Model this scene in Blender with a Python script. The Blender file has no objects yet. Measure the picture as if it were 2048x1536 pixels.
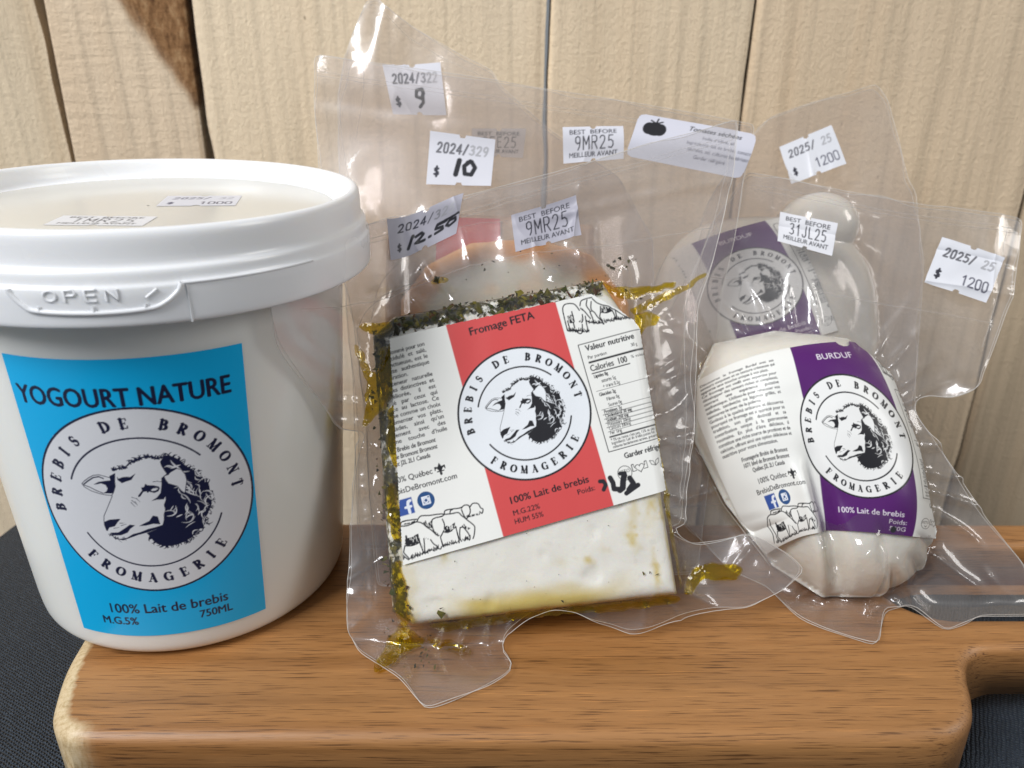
import bpy, bmesh, math
import numpy as np
from mathutils import Vector
from mathutils.geometry import delaunay_2d_cdt

sc = bpy.context.scene
COL = sc.collection

# ---------------------------------------------------------------- camera
cam = bpy.data.cameras.new('camera')
cam.sensor_width = 36.0
cam.lens = 27.53
cam.clip_start = .01
cam.clip_end = 20
cam.dof.use_dof = True
cam.dof.focus_distance = .224
cam.dof.aperture_fstop = 15.0
camera = bpy.data.objects.new('camera', cam)
camera.location = (0, 0, .16377)
camera.rotation_euler = (math.radians(90 - 23.195), 0, 0)
COL.objects.link(camera)
sc.camera = camera

# ---------------------------------------------------------------- room light
world = bpy.data.worlds.new('World')
sc.world = world
world.use_nodes = True
bg = world.node_tree.nodes['Background']
bg.inputs['Color'].default_value = (.86, .93, 1.0, 1)
bg.inputs['Strength'].default_value = .25


def area(name, loc, aim, sx, sy, power, col):
    li = bpy.data.lights.new(name, 'AREA')
    li.shape = 'RECTANGLE'
    li.size, li.size_y = sx, sy
    li.energy = power
    li.color = col
    o = bpy.data.objects.new(name, li)
    o.location = loc
    o.rotation_euler = (Vector(aim) - Vector(loc)).to_track_quat('-Z', 'Y').to_euler()
    COL.objects.link(o)
    return o


area('window_light', (-1.00, -.62, 1.30), (.02, .24, .05), .62, .85, 35.0, (.985, .99, 1.0))
area('side_fill_light', (1.30, -.10, .80), (.08, .25, .05), .40, .60, 6.5, (1.0, .965, .91))  # weak fill lamp added on the right, no window known there

sc.view_settings.view_transform = 'Standard'
sc.view_settings.look = 'None'
sc.view_settings.gamma = 1.0
sc.view_settings.exposure = .03
sc.view_settings.use_curve_mapping = False
sc.cycles.transparent_max_bounces = 40
sc.cycles.max_bounces = 10
sc.cycles.glossy_bounces = 5
sc.cycles.transmission_bounces = 6
sc.cycles.caustics_reflective = False
sc.cycles.caustics_refractive = False
sc.cycles.sample_clamp_indirect = 4.0
sc.cycles.use_denoising = True
# ---------------------------------------------------------------- traced line art of the label (crest radius = 1)
H_wool=[[.186,.435],[.221,.481],[.271,.493],[.314,.464],[.356,.427],[.391,.37],[.431,.329],[.478,.282],[.525,.235],[.536,.185],[.575,.14],[.579,.078],[.575,.02],[.583,-.043],[.581,-.093],[.56,-.139],[.532,-.191],[.509,-.244],[.501,-.302],[.448,-.338],[.403,-.377],[.355,-.423],[.287,-.455],[.22,-.479],[.15,-.485],[.085,-.476],[.026,-.443],[-.005,-.4],[-.025,-.352],[-.048,-.312],[-.001,-.295],[.057,-.273],[.109,-.237],[.129,-.182],[.136,-.125],[.156,-.071],[.153,-.019],[.175,.027],[.18,.076],[.21,.137],[.185,.186],[.175,.258],[.19,.279],[.223,.305],[.208,.343],[.191,.391]]
H_earR=[[.2,.285],[.236,.292],[.255,.313],[.315,.344],[.354,.329],[.381,.274],[.388,.208],[.354,.072],[.325,.105],[.298,.16],[.224,.201],[.203,.25]]
H_topline=[[-.233,.386],[-.175,.396],[-.112,.409],[-.066,.452],[-.007,.479],[.04,.496],[.102,.501],[.155,.476],[.217,.482],[.27,.489]]
H_earO=[[-.546,.229],[-.52,.256],[-.467,.296],[-.416,.325],[-.363,.332],[-.316,.317],[-.261,.3],[-.235,.258],[-.24,.209],[-.271,.14],[-.292,.114],[-.345,.12],[-.401,.132],[-.471,.157],[-.529,.194]]
H_earI=[[-.44,.225],[-.384,.257],[-.321,.269],[-.268,.275],[-.235,.258],[-.249,.177],[-.281,.135],[-.366,.137],[-.331,.157],[-.314,.186],[-.325,.225],[-.363,.241],[-.4,.231]]
H_earline=[[-.529,.224],[-.486,.259],[-.423,.301],[-.369,.312],[-.331,.293]]
H_earline2=[[-.531,.216],[-.477,.197],[-.426,.166],[-.366,.137]]
H_earfuzz=[[-.273,.32],[-.213,.351],[-.242,.209],[-.27,.268]]
H_brow=[[-.205,.319],[-.196,.291],[-.158,.306],[-.122,.309],[-.09,.304],[-.037,.34],[-.085,.273],[-.137,.257],[-.175,.242],[-.188,.258],[-.208,.277]]
H_eye=[[-.056,.103],[-.012,.155],[-.016,.186],[.011,.191],[.027,.225],[.045,.206],[.095,.199],[.137,.182],[.146,.163],[.129,.132],[.089,.117],[.036,.142],[-.003,.139],[-.037,.093],[-.056,.086]]
H_eyeW=[[.065,.153],[.086,.166],[.12,.168],[.13,.158],[.104,.142],[.074,.14]]
H_wedge=[[.047,.034],[.105,.067],[.143,.112],[.163,.192],[.173,.267],[.195,.282],[.212,.205],[.21,.137],[.184,.075],[.161,.039],[.098,.043]]
H_lash=[[.096,.236],[.132,.239],[.167,.227]]
H_nose=[[-.423,-.179],[-.369,-.152],[-.316,-.145],[-.258,-.142],[-.291,-.177],[-.33,-.226],[-.385,-.241],[-.412,-.284],[-.425,-.247]]
H_mouth=[[-.388,-.299],[-.306,-.292],[-.243,-.25],[-.185,-.208],[-.137,-.218],[-.19,-.256],[-.222,-.298],[-.29,-.326],[-.367,-.33]]
H_chin=[[-.393,-.302],[-.356,-.35],[-.31,-.367],[-.238,-.355],[-.176,-.315],[-.103,-.297],[-.027,-.267],[.045,-.253],[.118,-.235],[.057,-.273],[-.038,-.306],[-.129,-.328],[-.195,-.352],[-.28,-.384],[-.36,-.366]]
H_jaw=[[-.105,-.228],[-.051,-.201],[-.003,-.18],[.039,-.124],[.081,-.14],[.091,-.227],[.03,-.215],[-.042,-.229]]
H_snout=[[-.286,.11],[-.326,.036],[-.375,-.052],[-.409,-.111],[-.422,-.167],[-.427,-.216],[-.419,-.273]]
H_hatch=[[[-.115,.089],[-.069,.07]],[[-.077,.074],[-.049,.035]],[[-.12,.056],[-.085,.013]],[[-.131,.034],[-.102,-.017]],[[-.094,.041],[-.079,-.002]],[[-.268,-.218],[-.212,-.199]],[[-.344,-.248],[-.29,-.237]],[[-.277,-.19],[-.227,-.191]]]
S_lines=[[[-2.305,-1.175],[-2.289,-1.143],[-2.246,-1.119],[-2.193,-1.112],[-2.103,-1.13],[-2.014,-1.125],[-1.946,-1.115],[-1.892,-1.134],[-1.85,-1.171],[-1.813,-1.225],[-1.768,-1.274],[-1.736,-1.319],[-1.706,-1.371]],[[-2.305,-1.175],[-2.329,-1.241],[-2.323,-1.329],[-2.323,-1.416],[-2.344,-1.482],[-2.368,-1.559]],[[-2.26,-1.173],[-2.264,-1.244],[-2.265,-1.331],[-2.265,-1.389],[-2.257,-1.442],[-2.266,-1.504],[-2.236,-1.556],[-2.192,-1.609]],[[-2.197,-1.408],[-2.22,-1.452],[-2.234,-1.492],[-2.21,-1.541],[-2.175,-1.602]],[[-2.196,-1.401],[-2.114,-1.424],[-2.026,-1.423],[-1.979,-1.411]],[[-1.965,-1.357],[-1.969,-1.428],[-1.96,-1.503],[-1.955,-1.57]],[[-1.897,-1.376],[-1.908,-1.445],[-1.923,-1.514],[-1.937,-1.582]],[[-1.805,-1.416],[-1.779,-1.482],[-1.74,-1.529],[-1.722,-1.57]],[[-1.655,-1.429],[-1.653,-1.502],[-1.653,-1.56]],[[-1.729,-1.568],[-1.696,-1.584],[-1.674,-1.554]],[[-2.183,-1.1],[-2.159,-1.063],[-2.106,-1.056],[-2.006,-1.066],[-1.928,-1.077]],[[-1.928,-1.106],[-1.889,-1.066],[-1.84,-1.05],[-1.723,-1.076],[-1.63,-1.087],[-1.546,-1.103],[-1.514,-1.119]],[[-1.72,-1.178],[-1.705,-1.146],[-1.649,-1.132],[-1.555,-1.137],[-1.507,-1.121],[-1.408,-1.138],[-1.308,-1.147],[-1.271,-1.201],[-1.232,-1.249],[-1.2,-1.294],[-1.156,-1.35],[-1.126,-1.402],[-1.137,-1.457],[-1.168,-1.529],[-1.193,-1.566]],[[-1.512,-1.112],[-1.485,-1.069],[-1.391,-1.073],[-1.278,-1.09],[-1.24,-1.086]],[[-1.426,-1.122],[-1.41,-1.09],[-1.379,-1.084]],[[-1.243,-1.099],[-1.199,-1.071],[-1.142,-1.08],[-1.123,-1.118],[-1.136,-1.195],[-1.206,-1.263],[-1.236,-1.211],[-1.249,-1.12]],[[-1.114,-1.113],[-1.068,-1.079],[-1.011,-1.087],[-.981,-1.114],[-.967,-1.169],[-.938,-1.199],[-.967,-1.25],[-.995,-1.22]],[[-1.395,-1.335],[-1.398,-1.428],[-1.399,-1.515],[-1.407,-1.571]],[[-1.337,-1.365],[-1.364,-1.438],[-1.379,-1.521],[-1.367,-1.56]],[[-1.337,-1.365],[-1.294,-1.37],[-1.264,-1.422],[-1.238,-1.488],[-1.234,-1.554]],[[-1.586,-1.361],[-1.533,-1.383],[-1.464,-1.373]],[[-1.651,-1.416],[-1.612,-1.376],[-1.58,-1.341]],[[-1.727,-1.176],[-1.731,-1.248],[-1.719,-1.339],[-1.682,-1.393]],[[-1.559,-1.179],[-1.55,-1.255],[-1.568,-1.323]],[[-1.288,-1.539],[-1.262,-1.524]]]
S_blobs=[[[-2.152,-1.261],[-2.13,-1.26],[-2.127,-1.305],[-2.084,-1.309],[-2.04,-1.307],[-2.005,-1.288],[-1.954,-1.287],[-1.976,-1.412],[-2.068,-1.415],[-2.155,-1.412],[-2.19,-1.381]],[[-1.739,-1.275],[-1.714,-1.318],[-1.668,-1.367],[-1.655,-1.4],[-1.696,-1.389],[-1.729,-1.35],[-1.742,-1.303]],[[-1.561,-1.296],[-1.521,-1.285],[-1.484,-1.31],[-1.434,-1.287],[-1.392,-1.27],[-1.407,-1.353],[-1.48,-1.376],[-1.546,-1.38],[-1.577,-1.357]],[[-1.854,-1.156],[-1.802,-1.126],[-1.796,-1.186],[-1.746,-1.164],[-1.713,-1.151],[-1.742,-1.26],[-1.802,-1.236]],[[-1.311,-1.351],[-1.268,-1.326],[-1.238,-1.379],[-1.188,-1.414],[-1.237,-1.43],[-1.27,-1.391]],[[-1.883,-1.351],[-1.853,-1.374],[-1.822,-1.397],[-1.839,-1.407],[-1.89,-1.389]],[[-1.969,-1.428],[-1.944,-1.443],[-1.949,-1.571],[-1.966,-1.552]],[[-1.378,-1.492],[-1.357,-1.549],[-1.386,-1.548]],[[-2.169,-1.104],[-2.115,-1.09],[-2.014,-1.096],[-1.926,-1.07],[-1.928,-1.106],[-2.019,-1.117]],[[-1.226,-1.228],[-1.175,-1.257],[-1.087,-1.26],[-1.0,-1.262],[-.999,-1.233],[-1.051,-1.233],[-1.123,-1.228],[-1.164,-1.216]],[[-2.319,-1.229],[-2.309,-1.333],[-2.321,-1.351],[-2.326,-1.285]],[[-1.716,-1.412],[-1.699,-1.417],[-1.705,-1.437],[-1.722,-1.432]]]
S_grass=[[[-2.158,-1.592],[-1.72,-1.563]],[[-1.645,-1.555],[-1.402,-1.551]],[[-1.342,-1.546],[-1.227,-1.556]],[[-2.313,-1.57],[-2.241,-1.576]]]
U_lines=[[[.956,1.049],[.961,1.196],[.973,1.351],[1.014,1.414],[1.08,1.42],[1.156,1.395],[1.189,1.348],[1.214,1.276]],[[1.002,1.018],[.996,1.094],[.999,1.167]],[[1.072,1.037],[1.074,1.11],[1.093,1.142],[1.094,1.244],[1.098,1.289]],[[1.095,.956],[1.132,.928],[1.168,.955],[1.197,1.058]],[[1.079,.998],[1.095,.956]],[[1.239,1.204],[1.226,1.125],[1.196,1.086]],[[1.275,1.167],[1.262,1.059],[1.258,.949]],[[1.242,1.343],[1.279,1.408],[1.366,1.422],[1.449,1.418]],[[1.37,1.402],[1.337,1.318],[1.372,1.215]],[[1.239,1.298],[1.28,1.249],[1.314,1.175],[1.342,1.112]],[[1.423,1.36],[1.39,1.247],[1.427,1.182],[1.452,1.11],[1.494,1.033],[1.516,.981]],[[1.54,1.254],[1.512,1.159],[1.486,1.101],[1.511,1.029]],[[1.515,1.167],[1.598,1.135],[1.683,1.141]],[[1.694,1.147],[1.708,1.069],[1.713,.993]],[[1.739,1.144],[1.736,1.07],[1.727,1.008]],[[1.361,1.209],[1.372,1.122],[1.371,1.02]],[[1.452,1.398],[1.503,1.319],[1.579,1.262],[1.66,1.221],[1.701,1.173],[1.739,1.144],[1.801,1.071],[1.88,.994]]]
U_blobs=[[[1.01,1.239],[1.057,1.244],[1.111,1.239],[1.098,1.159],[1.074,1.11],[1.015,1.126],[1.012,1.182]],[[1.551,1.26],[1.623,1.222],[1.687,1.186],[1.691,1.138],[1.6,1.144],[1.532,1.163]],[[1.24,1.335],[1.273,1.288],[1.292,1.227],[1.248,1.267]],[[1.215,.961],[1.259,.986],[1.274,.908],[1.208,.935]],[[1.219,1.164],[1.239,1.14],[1.205,1.084],[1.148,1.109]],[[1.382,1.25],[1.417,1.212],[1.378,1.204]]]
U_grass=[[[.943,1.035],[1.279,.925]],[[1.284,1.072],[1.519,.99]],[[1.532,1.005],[1.725,.999]],[[1.725,.999],[1.958,.973]]]
# ---------------------------------------------------------------- printed artwork (drawn in millimetres, y up)
INK = (0.012, 0.012, 0.016)
NAVY = (0.010, 0.012, 0.045)
_glyphs = {}


def text_tris(s, space_word=1.0, bold=0.0, shear=0.0, space_char=1.0):
    key = (s, round(space_word, 2), bold, shear, space_char)
    if key not in _glyphs:
        cu = bpy.data.curves.new('letters', 'FONT')
        cu.body = s
        cu.size = 1.0
        cu.resolution_u = 3
        cu.space_word = space_word
        cu.space_character = space_char
        cu.shear = shear
        ob = bpy.data.objects.new('letters', cu)
        me = ob.to_mesh()
        me.calc_loop_triangles()
        co = np.empty(len(me.vertices) * 3)
        me.vertices.foreach_get('co', co)
        co = co.reshape(-1, 3)[:, :2]
        tri = np.empty(len(me.loop_triangles) * 3, dtype=np.int32)
        me.loop_triangles.foreach_get('vertices', tri)
        tris = co[tri.reshape(-1, 3)]
        ob.to_mesh_clear()
        bpy.data.objects.remove(ob)
        bpy.data.curves.remove(cu)
        w = (co[:, 0].min(), co[:, 0].max()) if len(co) else (0, 0)
        _glyphs[key] = (tris, w)
    return _glyphs[key]


class Canvas:
    """A small painter: colours on a regular lattice of points in millimetres."""

    def __init__(self, x0, y0, x1, y1, res, base, ss=3):
        self.x0, self.y0, self.res, self.ss = x0, y0, res, ss
        self.nx = int(round((x1 - x0) / res)) + 1
        self.ny = int(round((y1 - y0) / res)) + 1
        self.k = ss / res
        self.a = np.empty((self.ny * ss, self.nx * ss, 3), dtype=np.float32)
        self.a[:] = base

    def px(self, pts):
        p = np.asarray(pts, dtype=float)
        return np.stack([(p[..., 0] - self.x0) * self.k + self.ss / 2, (p[..., 1] - self.y0) * self.k + self.ss / 2], -1)

    def _box(self, p, pad=0):
        H, W = self.a.shape[:2]
        i0, i1 = max(0, int(p[:, 0].min() - pad)), min(W, int(p[:, 0].max() + pad) + 2)
        j0, j1 = max(0, int(p[:, 1].min() - pad)), min(H, int(p[:, 1].max() + pad) + 2)
        return i0, i1, j0, j1

    def fill(self, pts, col):
        p = self.px(pts)
        q = np.roll(p, -1, 0)
        i0, i1, j0, j1 = self._box(p)
        for j in range(j0, j1):
            y = j + 0.5
            m = (p[:, 1] <= y) != (q[:, 1] <= y)
            if m.any():
                xs = np.sort(p[m, 0] + (y - p[m, 1]) * (q[m, 0] - p[m, 0]) / (q[m, 1] - p[m, 1]))
                for a, b in zip(xs[::2], xs[1::2]):
                    a, b = max(0, int(math.ceil(a - .5))), int(math.floor(b - .5)) + 1
                    if b > a:
                        self.a[j, a:b] = col

    def stroke(self, pts, w, col, closed=False):
        p = self.px(pts)
        if closed:
            p = np.vstack([p, p[:1]])
        r = np.broadcast_to(np.asarray(w, float) * self.k / 2, (len(p),))
        for a, b, ra, rb in zip(p[:-1], p[1:], r[:-1], r[1:]):
            rm = max(ra, rb)
            i0, i1, j0, j1 = self._box(np.stack([a, b]), rm + 1)
            if i1 <= i0 or j1 <= j0:
                continue
            X, Y = np.meshgrid(np.arange(i0, i1) + .5, np.arange(j0, j1) + .5)
            d = b - a
            t = np.clip(((X - a[0]) * d[0] + (Y - a[1]) * d[1]) / max(d @ d, 1e-9), 0, 1)
            m = np.hypot(X - a[0] - t * d[0], Y - a[1] - t * d[1]) <= ra + (rb - ra) * t
            self.a[j0:j1, i0:i1][m] = col

    def disc(self, c, r, col, ry=None):
        t = np.linspace(0, 2 * np.pi, 72, endpoint=False)
        self.fill(np.stack([c[0] + r * np.cos(t), c[1] + (ry or r) * np.sin(t)], 1), col)

    def ring(self, c, r, w, col, a0=0, a1=360):
        t = np.radians(np.linspace(a0, a1, 90))
        self.stroke(np.stack([c[0] + r * np.cos(t), c[1] + r * np.sin(t)], 1), w, col)

    def rect(self, x0, y0, x1, y1, col):
        self.fill([(x0, y0), (x1, y0), (x1, y1), (x0, y1)], col)

    def tris(self, T, col):
        for t in self.px(T):
            i0, i1, j0, j1 = self._box(t)
            if i1 <= i0 or j1 <= j0:
                continue
            X = np.arange(i0, i1) + .5
            Y = (np.arange(j0, j1) + .5)[:, None]
            (ax, ay), (bx, by), (cx, cy) = t
            e = (bx - ax) * (cy - ay) - (by - ay) * (cx - ax)
            if abs(e) < 2e-3:
                continue
            s = 1 if e > 0 else -1
            m = (s * ((bx - ax) * (Y - ay) - (by - ay) * (X - ax)) >= 0) & (s * ((cx - bx) * (Y - by) - (cy - by) * (X - bx)) >= 0) & (s * ((ax - cx) * (Y - cy) - (ay - cy) * (X - cx)) >= 0)
            self.a[j0:j1, i0:i1][m] = col

    def text(self, s, x, y, cap, col, align='L', sx=1.0, bold=0.0, ang=0.0, shear=0.0, width=None, justify=False):
        """cap = height of a capital letter; width squeezes the line to a length (justify widens its word gaps instead)."""
        T, (a, b) = text_tris(s, 1.0, 0.0, shear)
        if not len(T):
            return
        k = cap / 0.69
        if width and justify and ' ' in s and (b - a) * k * sx < width:
            T2, (a2, b2) = text_tris(s, 2.0, 0.0, shear)
            per = (b2 - a2) - (b - a)
            T, (a, b) = text_tris(s, round(1 + (width / (k * sx) - (b - a)) / max(per, 1e-6), 2), 0.0, shear)
        elif width:
            sx = width / ((b - a) * k)
        off = {'L': a, 'C': (a + b) / 2, 'R': b}[align]
        P = np.stack([(T[..., 0] - off) * k * sx, T[..., 1] * k], -1)
        c, n = math.cos(math.radians(ang)), math.sin(math.radians(ang))
        b = bold * k * .8
        for dx, dy in ((0, 0),) if b < .02 * k * .1 else ((-b, 0), (b, 0), (0, b * .7), (0, -b * .7)):
            X, Y = P[..., 0] + dx, P[..., 1] + dy
            self.tris(np.stack([x + X * c - Y * n, y + X * n + Y * c], -1), col)

    def colours(self):
        return self.a.reshape(self.ny, self.ss, self.nx, self.ss, 3).mean((1, 3))


# serif capitals for the crest: thick stems, thin hairlines, slab serifs; unit = cap height
def _arc(cx, cy, rx, ry, a0, a1, n=14):
    t = np.radians(np.linspace(a0, a1, n))
    return [(cx + rx * math.cos(v), cy + ry * math.sin(v)) for v in t]


def _stem(x, w=.17):
    return [([(x, .03), (x, .97)], w), ([(x - .17, .03), (x + .17, .03)], .06), ([(x - .17, .97), (x + .17, .97)], .06)]


def _bowl(x, y0, y1, r):
    m, h = (y0 + y1) / 2, (y1 - y0) / 2
    a = _arc(x, m, r, h, 90, -90)
    return [(a, [.06 + .12 * math.sin(math.pi * i / 13) for i in range(14)])]


SERIF = {
    'B': (.74, _stem(.2) + _bowl(.3, .53, .97, .28) + _bowl(.3, .03, .52, .33)),
    'R': (.78, _stem(.2) + _bowl(.3, .5, .97, .3) + [([(.38, .5), (.66, .03)], .16), ([(.56, .03), (.78, .03)], .06)]),
    'E': (.7, _stem(.2) + [([(.2, .97), (.62, .97), (.63, .78)], .06), ([(.2, .03), (.63, .03), (.66, .24)], .06), ([(.2, .51), (.5, .51)], .06), ([(.5, .4), (.5, .62)], .05)]),
    'F': (.66, _stem(.2) + [([(.2, .97), (.62, .97), (.63, .78)], .06), ([(.2, .51), (.5, .51)], .06), ([(.5, .4), (.5, .62)], .05)]),
    'I': (.4, _stem(.2)),
    'S': (.58, [([(.5, .74), (.49, .93)], .05), (_arc(.29, .73, .2, .24, 20, 250), [.07] * 4 + [.13] * 10), (_arc(.29, .27, .22, .25, 90, -150), [.16] * 5 + [.1] * 9), ([(.08, .06), (.07, .3)], .05)]),
    'D': (.84, _stem(.2) + _bowl(.3, .03, .97, .46)),
    'O': (.88, [(_arc(.44, .5, .36, .47, 0, 360, 40), [.07 + .11 * abs(math.cos(2 * math.pi * i / 39)) for i in range(40)])]),
    'M': (1.02, [([(.17, .03), (.2, .97)], .07), ([(.22, .95), (.51, .08)], .17), ([(.51, .06), (.8, .95)], .06), ([(.83, .97), (.86, .03)], .17), ([(.05, .03), (.3, .03)], .06), ([(.7, .03), (1.0, .03)], .06), ([(.08, .97), (.24, .97)], .06), ([(.8, .97), (.97, .97)], .06)]),
    'N': (.86, [([(.17, .03), (.17, .97)], .07), ([(.2, .95), (.7, .06)], .17), ([(.7, .97), (.7, .03)], .07), ([(.05, .03), (.3, .03)], .06), ([(.57, .97), (.83, .97)], .06), ([(.05, .97), (.22, .97)], .06)]),
    'T': (.72, [([(.36, .03), (.36, .97)], .17), ([(.05, .78), (.06, .97), (.66, .97), (.67, .78)], .06), ([(.2, .03), (.52, .03)], .06)]),
    'A': (.84, [([(.16, .03), (.42, .95)], .06), ([(.42, .95), (.7, .03)], .17), ([(.24, .34), (.58, .34)], .06), ([(.04, .03), (.28, .03)], .06), ([(.56, .03), (.84, .03)], .06)]),
    'G': (.86, [(_arc(.44, .5, .36, .47, 50, 320, 30), [.06 + .12 * abs(math.cos(math.radians(50 + 270 * i / 29))) for i in range(30)]), ([(.7, .05), (.7, .42)], .15), ([(.56, .42), (.82, .42)], .06), ([(.68, .74), (.68, .93)], .05)]),
}


def ring_text(cv, c, word, rad, cap, a0, a1, inward, col, sy=1.0, gap=.62):
    """Letters spread evenly from angle a0 to a1 (degrees) along a circle; a space counts as one letter."""
    n = len(word)
    for i, ch in enumerate(word):
        if ch == ' ':
            continue
        a = math.radians(a0 + (a1 - a0) * i / (n - 1))
        up = np.array([math.cos(a), math.sin(a)]) * (-1 if inward else 1)
        ri = np.array([up[1], -up[0]])
        o = np.array(c) + rad * np.array([math.cos(a), math.sin(a)])
        w, st = SERIF[ch]
        for pts, wd in st:
            P = [o + (ri * (x - w / 2) + up * (y - .5)) * cap for x, y in pts]
            cv.stroke(P, np.asarray(wd) * cap * 1.75, col)


def smooth_open(q, n):
    """Catmull-Rom through the points of an open line, n steps per span."""
    q = np.asarray(q, float)
    p = np.vstack([2 * q[0] - q[1], q, 2 * q[-1] - q[-2]])
    out = []
    for i in range(1, len(p) - 2):
        for t in np.arange(n) / n:
            out.append(.5 * (2 * p[i] + (p[i + 1] - p[i - 1]) * t + (2 * p[i - 1] - 5 * p[i] + 4 * p[i + 1] - p[i + 2]) * t * t + (3 * p[i] - p[i - 1] - 3 * p[i + 1] + p[i + 2]) * t ** 3))
    out.append(q[-1])
    return np.array(out)


def sheep_head(cv, c, R, ink, white, seed=3):
    rng = np.random.default_rng(seed)
    M = lambda pts: np.array(c) + R * np.asarray(pts, float)
    px = 1 / 131.0
    wool = np.array(H_wool)
    cv.fill(M(wool), ink)
    # tufts along the outside of the fleece and the poll
    def tufts(path, n, out, L, w):
        path = np.array(path)
        seg = np.linalg.norm(np.diff(path, axis=0), axis=1)
        cum = np.concatenate([[0], np.cumsum(seg)])
        for t in rng.uniform(0, cum[-1], n):
            i = min(np.searchsorted(cum, t) - 1, len(seg) - 1)
            i = max(i, 0)
            p = path[i] + (path[i + 1] - path[i]) * (t - cum[i]) / seg[i]
            d = (path[i + 1] - path[i]) / seg[i]
            nrm = np.array([-d[1], d[0]]) * out
            l = L * rng.uniform(.5, 1.3)
            bend = rng.uniform(-.9, .9)
            q = [p - nrm * l * .4, p + nrm * l * .3 + d * l * bend * .3, p + nrm * l * .75 + d * l * bend, p + nrm * l * .8 + d * l * bend * 1.5]
            cv.stroke(M(smooth_open(q, 3)), np.linspace(w, w * .3, 10) * R, ink)
    tufts(wool[1:30], 95, 1, 4.6 * px, 1.7 * px)
    tufts(H_topline, 46, 1, 4.2 * px, 1.8 * px)
    cv.stroke(M(H_topline), 1.9 * px * R, ink)
    tufts(H_chin[:4], 12, -1, 4 * px, 1.0 * px)
    # pale curls through the fleece
    lo, hi = wool.min(0), wool.max(0)
    n = 0
    while n < 74:
        p = lo + (hi - lo) * rng.random(2)
        if p[0] < .19 + .0 * p[1] or (np.hypot((p[0] - .19) / .17, (p[1] + .33) / .15) < 1) or (p[0] < .3 and p[1] > .02 and p[1] < .2):
            n += .1
            continue
        if np.hypot((p[0] - .33) / .27, (p[1] + .02) / .46) > .97:
            n += .05
            continue
        n += 1
        a = math.atan2(p[1] + .05, p[0] - .2) + rng.uniform(.9, 2.3)
        l = rng.uniform(3.5, 9) * px
        k = rng.uniform(-1.2, 1.2)
        d = np.array([math.cos(a), math.sin(a)])
        e = np.array([-d[1], d[0]])
        q = [p - d * l, p - d * l * .3 + e * l * .35 * k, p + d * l * .4 + e * l * .25 * k, p + d * l - e * l * .5 * k]
        w = rng.uniform(.8, 1.9) * px * R
        cv.stroke(M(smooth_open(q, 5)), w * np.sin(np.linspace(.25, 2.95, 16)), white)
    cv.fill(M(H_earR), white)
    cv.stroke(M(H_earR), .9 * px * R, ink, True)
    cv.fill(M(H_earO), white)
    cv.stroke(M(H_earO), 1.0 * px * R, ink, True)
    for k in (H_earI, H_earfuzz, H_brow, H_eye, H_wedge, H_nose, H_mouth, H_chin, H_jaw):
        cv.fill(M(k), ink)
    cv.stroke(M(H_earline), 1.7 * px * R, ink)
    cv.stroke(M(H_earline2), 1.2 * px * R, ink)
    cv.fill(M(H_eyeW), white)
    cv.disc(M([.035, .135]), 1.1 * px * R, ink)
    cv.stroke(M(H_lash), .8 * px * R, ink)
    cv.stroke(M(H_snout), .9 * px * R, ink)
    for h in H_hatch:
        cv.stroke(M(h), np.array([.9, .4]) * px * R, ink)


def crest(cv, c, R, ink, white, line=.03, k=1.0):
    cv.disc(c, R, white)
    cv.ring(c, R * (1 - line / 2), line * R, ink)
    cv.ring(c, .695 * R, line * .8 * R, ink, 40, 157)
    cv.ring(c, .695 * R, line * .8 * R, ink, 207, 341)
    ring_text(cv, c, 'BREBIS DE BROMONT', .845 * R, .106 * R * k, 184, 356 - 360 + 8, False, ink)
    ring_text(cv, c, 'FROMAGERIE', .835 * R, .106 * R * k, 222, 318, True, ink)
    sheep_head(cv, c, R, ink, white)


def grass_line(cv, p, q, R, ink, rng):
    p, q = np.array(p), np.array(q)
    n = int(np.linalg.norm(q - p) / .012)
    for i in range(n):
        b = p + (q - p) * (i + rng.random()) / n + np.array([0, rng.uniform(-.012, .012)])
        d = np.array([rng.uniform(-.02, .02), rng.uniform(.015, .045)])
        cv.stroke([b * R, (b + d) * R], np.array([.018, .008]) * R, ink)
        cv.stroke([b * R, (b - d * .4) * R], np.array([.018, .01]) * R, ink)


def grazing_flock(cv, R, lines, blobs, grass, ink, white, seed):
    rng = np.random.default_rng(seed)
    S = lambda a: np.asarray(a, float) * R
    for b in blobs:
        b = np.array(b)
        lo, hi = b.min(0), b.max(0)
        cv.fill(S(b), ink)
        for _ in range(20):
            p = lo + (hi - lo) * rng.random(2)
            cv.stroke(S([p, p + [rng.uniform(-.012, .012), rng.uniform(.02, .05)]]), np.array([.010, .005]) * R, white)
    for l in lines:
        cv.stroke(S(smooth_open(l, 4)) if len(l) > 2 else S(l), .018 * R, ink)
    for a, b in grass:
        grass_line(cv, a, b, R, ink, rng)


def paragraph(cv, R, lines, x0, x1, y, step, cap, last=True):
    for i, s in enumerate(lines):
        end = last and i == len(lines) - 1 or s.endswith('|')
        s = s.rstrip('|')
        T, (a, b) = text_tris(s, 1.0)
        w = (x1 - x0) * R
        fit = (b - a) * cap / .69 * R
        if end and fit < w:
            cv.text(s, x0 * R, (y - i * step) * R, cap * R, INK, bold=.032)
        elif fit > w:
            cv.text(s, x0 * R, (y - i * step) * R, cap * R, INK, bold=.032, width=w)
        else:
            cv.text(s, x0 * R, (y - i * step) * R, cap * R, INK, bold=.032, width=w, justify=True)


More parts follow.
